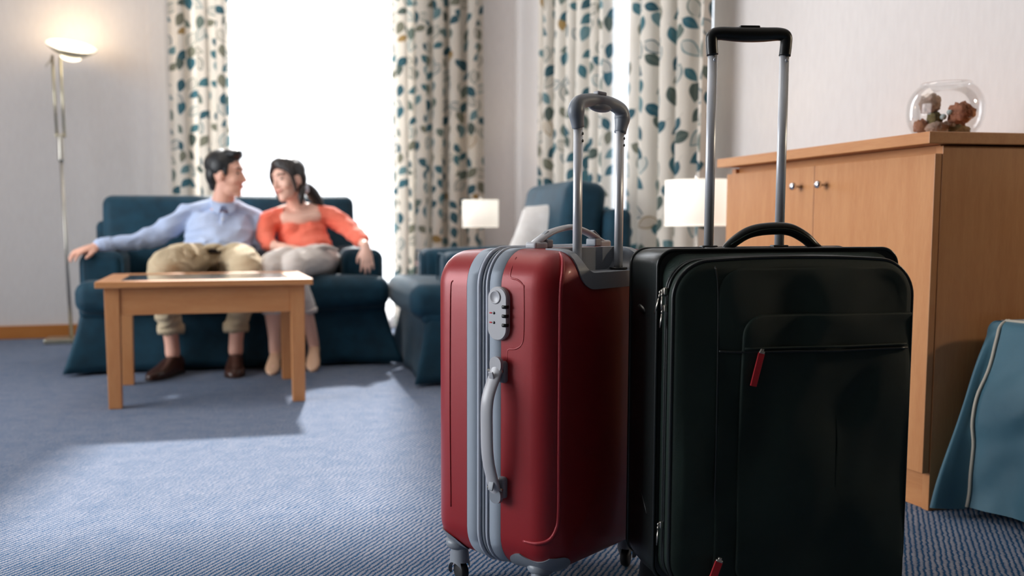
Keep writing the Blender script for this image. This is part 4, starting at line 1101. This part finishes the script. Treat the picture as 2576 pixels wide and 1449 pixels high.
# ------------------------------------------------------------------ the couple
def wrinkle(o, amp, scale, seed):
    # cloth folds : ridged noise pushed along the normals, drawn out sideways
    me = o.data; co = [v.co.copy() for v in me.vertices]; no = [v.normal.copy() for v in me.vertices]
    for i, v in enumerate(me.vertices):
        p = co[i]; q = Vector((p.x*0.55+p.z*0.35, p.y*0.6, p.z*1.3-p.x*0.30))*scale+Vector((seed*3.1, seed, -seed))
        q = q+Vector((mn.noise(q*0.5), mn.noise(q*0.5+Vector((5, 0, 0))), 0))*0.8
        r = 1-abs(mn.noise(q))*2.4
        v.co = p+no[i]*(amp*(r-0.55)*0.8)
    me.update()
class Head:
    def __init__(s, c, f, u, k=1.0):
        s.c = Vector(c); s.F = Vector(f).normalized(); U = Vector(u); s.U = (U-s.F*U.dot(s.F)).normalized(); s.S = s.F.cross(s.U); s.k = k
        s.M = Matrix((s.F, s.S, s.U)).transposed().to_4x4()
    def p(s, f, d, u): return s.c+(s.F*f+s.S*d+s.U*u)*s.k
    def ell(s, f, d, u, r, tilt=0, n=(20, 12)):
        M = s.M @ Matrix.Rotation(tilt, 4, 'Y')
        return sphere(s.p(f, d, u), tuple(q*s.k for q in r), M, *n)
    def lm(s, pts): return limb([tuple(s.p(*q[:3]))+(q[3]*s.k,)+tuple(q[4:]) for q in pts], 12)
def head_geo(h, female=False):
    g = [h.ell(-0.010, 0, 0.030, (0.094, 0.074, 0.088)), h.ell(0.018, 0, -0.010, (0.072, 0.064, 0.085)),
         h.ell(0.030, 0, -0.062, (0.054, 0.052 if not female else 0.047, 0.046)), h.ell(0.060, 0, -0.092, (0.024, 0.026, 0.020)),
         h.ell(0.066, 0, 0.036, (0.022, 0.050, 0.020)),
         h.ell(0.052, 0.034, -0.026, (0.030, 0.026, 0.026)), h.ell(0.052, -0.034, -0.026, (0.030, 0.026, 0.026)),
         h.lm([(0.082, 0, 0.018, 0.0085), (0.094, 0, -0.006, 0.010), (0.102, 0, -0.024, 0.0125)]),
         h.ell(0.088, 0.012, -0.030, (0.011, 0.009, 0.008)), h.ell(0.088, -0.012, -0.030, (0.011, 0.009, 0.008)),
         h.ell(0.078, 0, -0.056, (0.015, 0.026, 0.012))]
    for s in (-1, 1):
        g.append(h.ell(-0.004, s*0.076, -0.008, (0.018, 0.008, 0.031), 0.15))
    return join(*g)
def face_parts(h, parent, org, lip):
    for s in (-1, 1):
        e = mk('eye', join(h.ell(0.0755, s*0.030, 0.010, (0.007, 0.0135, 0.0045))), M_EYE, parent, origin=org)
        mk('eyebrow', h.lm([(0.0865, s*0.012, 0.030, 0.0028), (0.086, s*0.030, 0.036, 0.0034), (0.072, s*0.048, 0.030, 0.002)]), M_HAIR, parent, origin=org)
    mk('mouth', join(h.lm([(0.083, -0.025, -0.052, 0.0028), (0.094, 0, -0.0565, 0.0048), (0.083, 0.025, -0.052, 0.0028)])), lip, parent, origin=org)
def hand_geo(w, d, nrm, k=1.0, side=1, curl=0.35, spread=0.10):
    # w wrist, d pointing direction, nrm back-of-hand normal ; side: which side the thumb leaves
    w = Vector(w); d = Vector(d).normalized(); nrm = Vector(nrm); nrm = (nrm-d*nrm.dot(d)).normalized(); s = d.cross(nrm)*side
    P = lambda a, b, c: w+(d*a+s*b+nrm*c)*k
    g = [limb([tuple(P(-0.02, 0, 0))+(0.026*k, 0.75), tuple(P(0.02, 0, 0))+(0.030*k, 0.62), tuple(P(0.055, 0, 0))+(0.037*k, 0.48), tuple(P(0.088, 0, -0.002))+(0.036*k, 0.42)], 14, up=nrm)]
    lens = (0.070, 0.080, 0.075, 0.058); offs = (0.030, 0.010, -0.010, -0.029)
    for i in range(4):
        Ln = lens[i]; a0 = 0.085-(0.006 if i in (0, 3) else 0); b0 = offs[i]; sp = (1.5-i)*spread
        pts = []; a, b_, c = a0, b0, 0.0; ang = curl*0.4
        pts.append(tuple(P(a-0.02, b_, c))+(0.0100*k,))
        pts.append(tuple(P(a, b_, c))+(0.0096*k,))
        for j, fr in enumerate((0.44, 0.32, 0.24)):
            a += Ln*fr*cos(ang); c -= Ln*fr*sin(ang); b_ += Ln*fr*sp; ang += curl*(0.9+0.2*i*0.3)
            pts.append(tuple(P(a, b_, c))+((0.0090-0.0011*j)*k,))
        g.append(limb(pts, 10))
    g.append(limb([tuple(P(0.012, 0.016, -0.004))+(0.014*k,), tuple(P(0.040, 0.038, -0.012))+(0.0125*k,), tuple(P(0.064, 0.050, -0.020))+(0.0105*k,), tuple(P(0.086, 0.053, -0.028))+(0.0088*k,)], 10))
    return join(*g)

def shoe_geo(heel, toe, h=0.085, wd=0.043, low=False, heelz=0.0):
    heel, toe = Vector(heel), Vector(toe); d = (toe-heel); Lg = d.length; d.normalize(); s = Vector((d.y, -d.x, 0)).normalized(); up = s.cross(d); 
    if up.z < 0: up = -up
    secs = [(-0.005, 0.55, 0.62), (0.04, 0.78, 1.0), (0.22, 0.80, 1.05), (0.40, 0.86, 0.92), (0.58, 1.0, 0.66), (0.76, 1.02, 0.52), (0.90, 0.80, 0.42), (0.985, 0.42, 0.30), (1.0, 0.12, 0.2)]
    rings = []
    for t, w_, hh in secs:
        c = heel+d*(Lg*t); ring = []
        for i in range(20):
            a = 2*pi*i/20
            x = cos(a); z = sin(a)
            zz = (0.5+0.5*z) if z > 0 else 0.5+0.5*max(z*1.6, -1)
            xx = math.copysign(abs(x)**0.7, x)
            ring.append(tuple(c+s*(xx*wd*w_)+up*(zz*h*hh)))
        rings.append(ring)
    return loft(rings)
def man():
    org = (0.14, 5.0, 0.0)
    t = thing('person', 'man in pale blue shirt and khaki trousers seated left on the sofa', 'person', org)
    h = Head((0.186, 5.02, 0.975), (0.92, -0.39, -0.02), (0.10, -0.02, 1.0), 1.0)
    arm1 = [(-0.03, 5.11, 0.760, 0.042), (-0.18, 5.05, 0.665, 0.040), (-0.33, 4.97, 0.632, 0.033), (-0.455, 4.915, 0.618, 0.026)]
    arm2 = [(0.335, 5.11, 0.738, 0.042), (0.365, 5.08, 0.62, 0.040), (0.40, 5.12, 0.575, 0.034)]
    body = join(head_geo(h), limb([(0.155, 5.08, 0.78, 0.068, 0.9), (0.166, 5.06, 0.835, 0.060, 0.95), (0.176, 5.04, 0.885, 0.056), (0.178, 5.03, 0.93, 0.054)], 18),
        limb([(0.13, 5.01, 0.54, 0.145, 0.72), (0.14, 5.06, 0.64, 0.145, 0.7), (0.16, 5.09, 0.74, 0.145, 0.62), (0.16, 5.09, 0.785, 0.09, 0.7)], 20, up=(0, 1, 0)),
        limb([(-0.03, 5.11, 0.755, 0.034), (0.155, 5.10, 0.785, 0.042), (0.335, 5.11, 0.735, 0.034)], 14),
        limb(arm1), limb(arm2), hand_geo((-0.455, 4.912, 0.617), (-0.80, -0.42, -0.22), (0.0, -0.15, 1), 1.0, -1, 0.42, 0.12),
        hand_geo((0.40, 5.12, 0.575), (0.6, -0.3, -0.1), (0, -0.9, 0.3), 0.95, 1, 0.3),
        limb([(0.05, 4.98, 0.53, 0.075), (-0.06, 4.77, 0.535, 0.068), (-0.125, 4.60, 0.505, 0.052), (-0.125, 4.62, 0.36, 0.050), (-0.105, 4.66, 0.18, 0.036), (-0.10, 4.67, 0.10, 0.036)], 16),
        limb([(0.21, 4.98, 0.53, 0.075), (0.24, 4.77, 0.535, 0.068), (0.25, 4.60, 0.505, 0.052), (0.225, 4.62, 0.36, 0.050), (0.205, 4.67, 0.18, 0.036), (0.20, 4.68, 0.10, 0.036)], 16))
    mk('body', remesh(body, 0.0045, 3), M_SKIN, t, origin=org)
    face_parts(h, t, org, M_LIP)
    hair = join(h.ell(-0.024, 0, 0.058, (0.096, 0.081, 0.079)), h.ell(-0.060, 0, 0.005, (0.050, 0.068, 0.070)), h.ell(0.030, 0, 0.106, (0.060, 0.058, 0.034)),
        h.ell(0.058, 0.016, 0.108, (0.036, 0.046, 0.024), -0.3), h.ell(-0.02, 0.068, 0.045, (0.045, 0.018, 0.045)), h.ell(-0.02, -0.068, 0.045, (0.045, 0.018, 0.045)),
        h.ell(0.020, 0.068, 0.030, (0.016, 0.010, 0.040)), h.ell(0.020, -0.068, 0.030, (0.016, 0.010, 0.040)), h.ell(-0.062, 0, -0.045, (0.030, 0.048, 0.040)))
    mk('hair', remesh(hair, 0.005, 2), M_HAIR, t, origin=org)
    # shirt
    tw = [(0.13, 5.00, 0.565, 0.168, 0.80), (0.135, 5.035, 0.62, 0.172, 0.76), (0.15, 5.07, 0.70, 0.175, 0.68), (0.16, 5.09, 0.765, 0.150, 0.66), (0.162, 5.09, 0.80, 0.085, 0.75)]
    folds = [limb([(0.00, 4.935, 0.60, 0.012), (0.10, 4.925, 0.625, 0.016), (0.22, 4.94, 0.615, 0.010)], 10), limb([(0.02, 4.955, 0.655, 0.010), (0.12, 4.945, 0.665, 0.014), (0.25, 4.965, 0.70, 0.010)], 10),
             limb([(0.03, 4.97, 0.69, 0.009), (0.10, 4.955, 0.70, 0.012), (0.18, 4.96, 0.73, 0.008)], 10)]
    sl1 = [(-0.025, 5.105, 0.768, 0.064), (-0.10, 5.08, 0.715, 0.062), (-0.18, 5.05, 0.665, 0.057), (-0.26, 5.005, 0.645, 0.050), (-0.35, 4.96, 0.630, 0.043), (-0.425, 4.928, 0.620, 0.037)]
    sl2 = [(0.335, 5.11, 0.745, 0.064), (0.365, 5.09, 0.67, 0.060), (0.368, 5.07, 0.60, 0.054), (0.39, 5.11, 0.58, 0.046)]
    sh = join(limb(tw, 24, up=(0, 1, 0)), limb([(-0.03, 5.105, 0.765, 0.060), (0.06, 5.10, 0.800, 0.052), (0.155, 5.10, 0.815, 0.050), (0.25, 5.10, 0.792, 0.052), (0.335, 5.11, 0.742, 0.060)], 16), limb(sl1, 16), limb(sl2, 16), *folds)
    s = mk('shirt', remesh(sh, 0.006, 4), M_SHIRT, t, origin=org)
    wrinkle(s, 0.012, 13, 1)
    # collar and cuff
    M = Matrix.Translation((0.168, 5.066, 0.838)) @ Matrix.Rotation(radians(20), 4, 'X') @ Matrix.Rotation(radians(4), 4, 'Y')
    col = lathe([(0.066, -0.020), (0.074, -0.022), (0.072, 0.004), (0.064, 0.018), (0.060, 0.016), (0.062, 0.0)], 28, capb=False, capt=False)
    mk('collar', xf(col, M=M), M_SHIRT, s, origin=org)
    for sg in (-1, 1):
        V = [(0.168+sg*0.012, 4.990, 0.822), (0.168+sg*0.062, 5.020, 0.838), (0.168+sg*0.055, 4.995, 0.795), (0.168+sg*0.028, 4.972, 0.778)]
        V2 = [(x, y-0.006, z-0.002) for x, y, z in V]
        mk('collar_point', (V+V2, [(0, 1, 2, 3), (7, 6, 5, 4), (0, 4, 5, 1), (1, 5, 6, 2), (2, 6, 7, 3), (3, 7, 4, 0)]), M_SHIRT, s, origin=org, smooth=False)
    mk('cuff', limb([(-0.395, 4.942, 0.624, 0.0415), (-0.44, 4.922, 0.618, 0.040)], 16), M_SHIRT, s, origin=org)
    mk('placket', tube(catmull([(0.165, 4.972, 0.785), (0.152, 4.952, 0.70), (0.138, 4.912, 0.62), (0.135, 4.880, 0.575)], 6), 0.010, 8, flat=0.3, up=(0, 1, 0)), M_SHIRT, s, origin=org)
    for z, y in ((0.75, 4.958), (0.685, 4.942), (0.62, 4.905)):
        mk('button', sphere((0.145+(z-0.62)*0.12, y, z), (0.005, 0.003, 0.005), nu=10, nv=6), M_WINFRAME, s, origin=org)
    # trousers
    tr = join(sphere((0.13, 4.99, 0.535), (0.178, 0.150, 0.085)),
        limb([(0.055, 4.97, 0.53, 0.098), (-0.02, 4.83, 0.535, 0.094), (-0.085, 4.68, 0.535, 0.088), (-0.125, 4.585, 0.515, 0.082), (-0.135, 4.575, 0.45, 0.078), (-0.125, 4.61, 0.34, 0.066), (-0.108, 4.655, 0.235, 0.056)], 20),
        limb([(0.205, 4.97, 0.53, 0.098), (0.225, 4.83, 0.535, 0.092), (0.245, 4.68, 0.532, 0.085), (0.250, 4.585, 0.512, 0.079), (0.245, 4.575, 0.45, 0.074), (0.225, 4.61, 0.34, 0.063), (0.205, 4.655, 0.235, 0.054)], 20),
        limb([(-0.12, 4.66, 0.605, 0.010), (-0.06, 4.63, 0.615, 0.014), (-0.03, 4.62, 0.57, 0.010)], 10), limb([(-0.10, 4.72, 0.615, 0.010), (-0.02, 4.70, 0.620, 0.014), (0.02, 4.68, 0.575, 0.009)], 10),
        limb([(0.13, 4.78, 0.60, 0.010), (0.21, 4.72, 0.618, 0.013), (0.30, 4.74, 0.60, 0.010)], 10), limb([(0.05, 4.86, 0.60, 0.012), (0.11, 4.83, 0.615, 0.014), (0.18, 4.87, 0.60, 0.011)], 10))
    tz = mk('trousers', remesh(tr, 0.006, 4), M_KHAKI, t, origin=org); wrinkle(tz, 0.010, 15, 5)
    for x, y, r in ((-0.105, 4.662, 0.060), (0.203, 4.662, 0.058)):
        mk('turn_up', xf(lathe([(r*0.80, -0.022), (r*1.02, -0.026), (r*1.10, -0.010), (r*1.08, 0.018), (r*0.98, 0.026), (r*0.80, 0.022)], 24, capb=False, capt=False), (x, y, 0.222), rx=radians(-8)), M_KHAKI, tz, origin=org)
    bl = [(0.13+0.176*cos(a*pi/20), 4.988+0.150*sin(a*pi/20)*0.93, 0.592+0.004*sin(a*pi/20)) for a in range(40)]
    mk('belt', tube(bl, 0.014, 8, closed=True, flat=0.35, up=(0, 0, 1)) if False else tube(bl, 0.012, 8, closed=True), M_BELT, t, origin=org)
    for hl, to in (((-0.070, 4.715, 0), (-0.205, 4.475, 0)), ((0.203, 4.735, 0), (0.180, 4.455, 0))):
        s_ = mk('shoe', shoe_geo(hl, to, 0.092, 0.046), M_SHOE, t, origin=org)
        mk('sole', [(v) for v in [0]] and shoe_geo((hl[0], hl[1], 0.0), (to[0]+(to[0]-hl[0])*0.015, to[1]+(to[1]-hl[1])*0.015, 0), 0.020, 0.050), M_BELT, s_, origin=org)
man()

def woman():
    org = (0.58, 5.0, 0.0)
    t = thing('person', 'woman in a coral top and pale trousers leaning towards the man on the sofa', 'person', org)
    h = Head((0.505, 5.00, 0.948), (-0.80, -0.60, -0.08), (-0.30, 0.0, 1.0), 0.96)
    neck = [(0.565, 5.075, 0.775, 0.060, 0.9), (0.553, 5.06, 0.825, 0.047), (0.532, 5.035, 0.872, 0.045), (0.520, 5.02, 0.91, 0.045)]
    body = join(head_geo(h, True), limb(neck, 16),
        limb([(0.60, 5.01, 0.54, 0.12, 0.75), (0.59, 5.06, 0.64, 0.105, 0.8), (0.57, 5.09, 0.72, 0.118, 0.68), (0.567, 5.09, 0.765, 0.085, 0.7)], 20, up=(0, 1, 0)),
        limb([(0.405, 5.07, 0.748, 0.040), (0.49, 5.08, 0.782, 0.044), (0.565, 5.08, 0.792, 0.046), (0.64, 5.08, 0.790, 0.044), (0.725, 5.07, 0.768, 0.040)], 14),
        limb([(0.49, 5.04, 0.752, 0.040), (0.565, 5.025, 0.745, 0.044), (0.65, 5.04, 0.760, 0.040)], 14),
        limb([(0.725, 5.07, 0.764, 0.036), (0.80, 5.02, 0.715, 0.034), (0.855, 4.95, 0.660, 0.032), (0.872, 4.86, 0.622, 0.027), (0.876, 4.80, 0.603, 0.022)], 14),
        hand_geo((0.876, 4.795, 0.602), (0.03, -0.30, -1.0), (0.0, -1.0, 0.25), 0.86, 1, 0.28, 0.10),
        limb([(0.405, 5.07, 0.748, 0.042), (0.388, 5.03, 0.665, 0.035), (0.415, 4.95, 0.61, 0.029), (0.47, 4.87, 0.602, 0.022)], 14),
        hand_geo((0.475, 4.865, 0.602), (0.8, -0.5, -0.05), (0, 0.1, 1), 0.84, -1, 0.3),
        limb([(0.56, 4.98, 0.53, 0.07), (0.45, 4.78, 0.53, 0.06), (0.368, 4.62, 0.505, 0.047), (0.375, 4.62, 0.36, 0.046), (0.388, 4.66, 0.18, 0.031), (0.392, 4.68, 0.09, 0.029)], 16),
        limb([(0.66, 4.98, 0.53, 0.07), (0.56, 4.78, 0.53, 0.062), (0.478, 4.62, 0.505, 0.048), (0.520, 4.64, 0.36, 0.046), (0.570, 4.69, 0.20, 0.032), (0.590, 4.715, 0.115, 0.029)], 16),
        limb([(0.392, 4.68, 0.06, 0.028), (0.380, 4.60, 0.034, 0.024), (0.370, 4.55, 0.022, 0.018)], 12), limb([(0.590, 4.715, 0.10, 0.028), (0.578, 4.66, 0.055, 0.024), (0.570, 4.61, 0.024, 0.018)], 12))
    mk('body', remesh(body, 0.0042, 3), M_SKIN2, t, origin=org)
    face_parts(h, t, org, M_LIP)
    hair = join(h.ell(-0.022, 0, 0.052, (0.097, 0.083, 0.080)), h.ell(-0.055, 0, 0.010, (0.055, 0.074, 0.075)), h.ell(0.034, 0, 0.098, (0.052, 0.062, 0.034)),
        h.lm([(0.050, 0.052, 0.080, 0.018), (0.046, 0.078, 0.040, 0.015), (0.034, 0.083, -0.010, 0.012), (0.026, 0.080, -0.060, 0.010), (0.022, 0.074, -0.105, 0.006)]),
        h.lm([(0.050, -0.052, 0.080, 0.018), (0.048, -0.076, 0.040, 0.014), (0.036, -0.080, -0.010, 0.011), (0.03, -0.076, -0.070, 0.008)]),
        h.lm([(0.070, 0.010, 0.085, 0.014), (0.064, 0.050, 0.065, 0.013), (0.050, 0.074, 0.030, 0.010)]), h.lm([(0.070, -0.010, 0.085, 0.014), (0.060, -0.058, 0.060, 0.012), (0.046, -0.074, 0.025, 0.010)]),
        h.ell(-0.02, 0.072, 0.045, (0.050, 0.014, 0.045)), h.ell(-0.02, -0.072, 0.045, (0.050, 0.014, 0.045)),
        h.lm([(-0.03, -0.060, -0.060, 0.022), (-0.01, -0.066, -0.100, 0.020), (-0.005, -0.06, -0.135, 0.012)]))
    mk('hair', remesh(hair, 0.005, 2), M_HAIR2, t, origin=org)
    pt = [(0.590, 5.06, 0.925, 0.024), (0.622, 5.075, 0.905, 0.032), (0.650, 5.075, 0.870, 0.034), (0.675, 5.065, 0.835, 0.024), (0.690, 5.055, 0.815, 0.010)]
    mk('ponytail', remesh(limb(pt, 16), 0.005, 2), M_HAIR2, t, origin=org)
    mk('hair_tie', limb([(0.596, 5.035, 0.920, 0.016), (0.600, 5.03, 0.902, 0.017)], 12), M_SCRUNCH, t, origin=org)
    # coral top with a wide scoop neck
    tp = join(limb([(0.605, 5.00, 0.565, 0.140, 0.85), (0.595, 5.04, 0.62, 0.132, 0.82), (0.58, 5.07, 0.675, 0.132, 0.74), (0.575, 5.08, 0.715, 0.136, 0.66), (0.57, 5.085, 0.755, 0.125, 0.66), (0.57, 5.085, 0.79, 0.09, 0.7)], 24, up=(0, 1, 0)),
        limb([(0.405, 5.068, 0.742, 0.054), (0.57, 5.07, 0.775, 0.060), (0.728, 5.068, 0.762, 0.054)], 16),
        limb([(0.42, 5.10, 0.755, 0.045), (0.57, 5.115, 0.765, 0.045), (0.72, 5.10, 0.765, 0.045)], 14),
        limb([(0.728, 5.068, 0.762, 0.056), (0.775, 5.04, 0.735, 0.054), (0.815, 5.005, 0.700, 0.050), (0.852, 4.95, 0.662, 0.047), (0.870, 4.885, 0.632, 0.044)], 16),
        limb([(0.405, 5.068, 0.742, 0.056), (0.388, 5.045, 0.69, 0.053), (0.385, 5.02, 0.645, 0.049), (0.405, 4.97, 0.615, 0.046)], 16),
        limb([(0.50, 4.985, 0.655, 0.010), (0.58, 4.96, 0.645, 0.014), (0.68, 4.985, 0.665, 0.010)], 10), limb([(0.51, 4.95, 0.60, 0.010), (0.60, 4.92, 0.595, 0.014), (0.70, 4.945, 0.61, 0.010)], 10),
        sphere((0.522, 5.010, 0.685), (0.052, 0.045, 0.048)), sphere((0.622, 5.010, 0.690), (0.052, 0.045, 0.048)))
    tp = boolean(remesh(tp, 0.006, 4), sphere((0.570, 4.985, 0.835), (0.112, 0.130, 0.098), nu=40, nv=26))
    tt = mk('top', tp, M_CORAL, t, origin=org, sharp=radians(50)); wrinkle(tt, 0.008, 16, 2)
    tr = join(sphere((0.615, 4.985, 0.530), (0.165, 0.140, 0.080)),
        limb([(0.55, 4.97, 0.53, 0.085), (0.475, 4.83, 0.53, 0.078), (0.41, 4.69, 0.525, 0.070), (0.366, 4.605, 0.508, 0.064), (0.364, 4.60, 0.45, 0.060), (0.375, 4.62, 0.36, 0.053), (0.38, 4.64, 0.305, 0.050)], 20),
        limb([(0.68, 4.97, 0.53, 0.090), (0.60, 4.83, 0.535, 0.082), (0.52, 4.69, 0.530, 0.073), (0.476, 4.605, 0.512, 0.066), (0.485, 4.60, 0.45, 0.061), (0.525, 4.635, 0.36, 0.053), (0.548, 4.66, 0.305, 0.050)], 20),
        limb([(0.60, 4.76, 0.595, 0.009), (0.66, 4.80, 0.61, 0.012), (0.74, 4.86, 0.585, 0.009)], 10))
    tz = mk('trousers', remesh(tr, 0.006, 4), M_STONE, t, origin=org); wrinkle(tz, 0.005, 15, 9)
    for x, y in ((0.381, 4.645), (0.549, 4.662)):
        mk('turn_up', xf(lathe([(0.044, -0.012), (0.053, -0.014), (0.056, 0.0), (0.053, 0.014), (0.044, 0.012)], 22, capb=False, capt=False), (x, y, 0.298)), M_STONE, tz, origin=org)
    mk('shoe', shoe_geo((0.398, 4.705, 0.052), (0.358, 4.505, 0.0), 0.050, 0.034), M_PUMP, t, origin=org)
    mk('shoe', shoe_geo((0.598, 4.740, 0.075), (0.562, 4.560, 0.0), 0.052, 0.034), M_PUMP, t, origin=org)
    for x, y, z in ((0.397, 4.690, 0.060), (0.597, 4.728, 0.082)):
        mk('heel', tube([(x, y, z), (x+0.004, y+0.010, z*0.4), (x+0.004, y+0.010, 0.0 if z < 0.07 else 0.012)], lambda q: 0.016-0.009*q, 10), M_PUMP, t, origin=org)
woman()
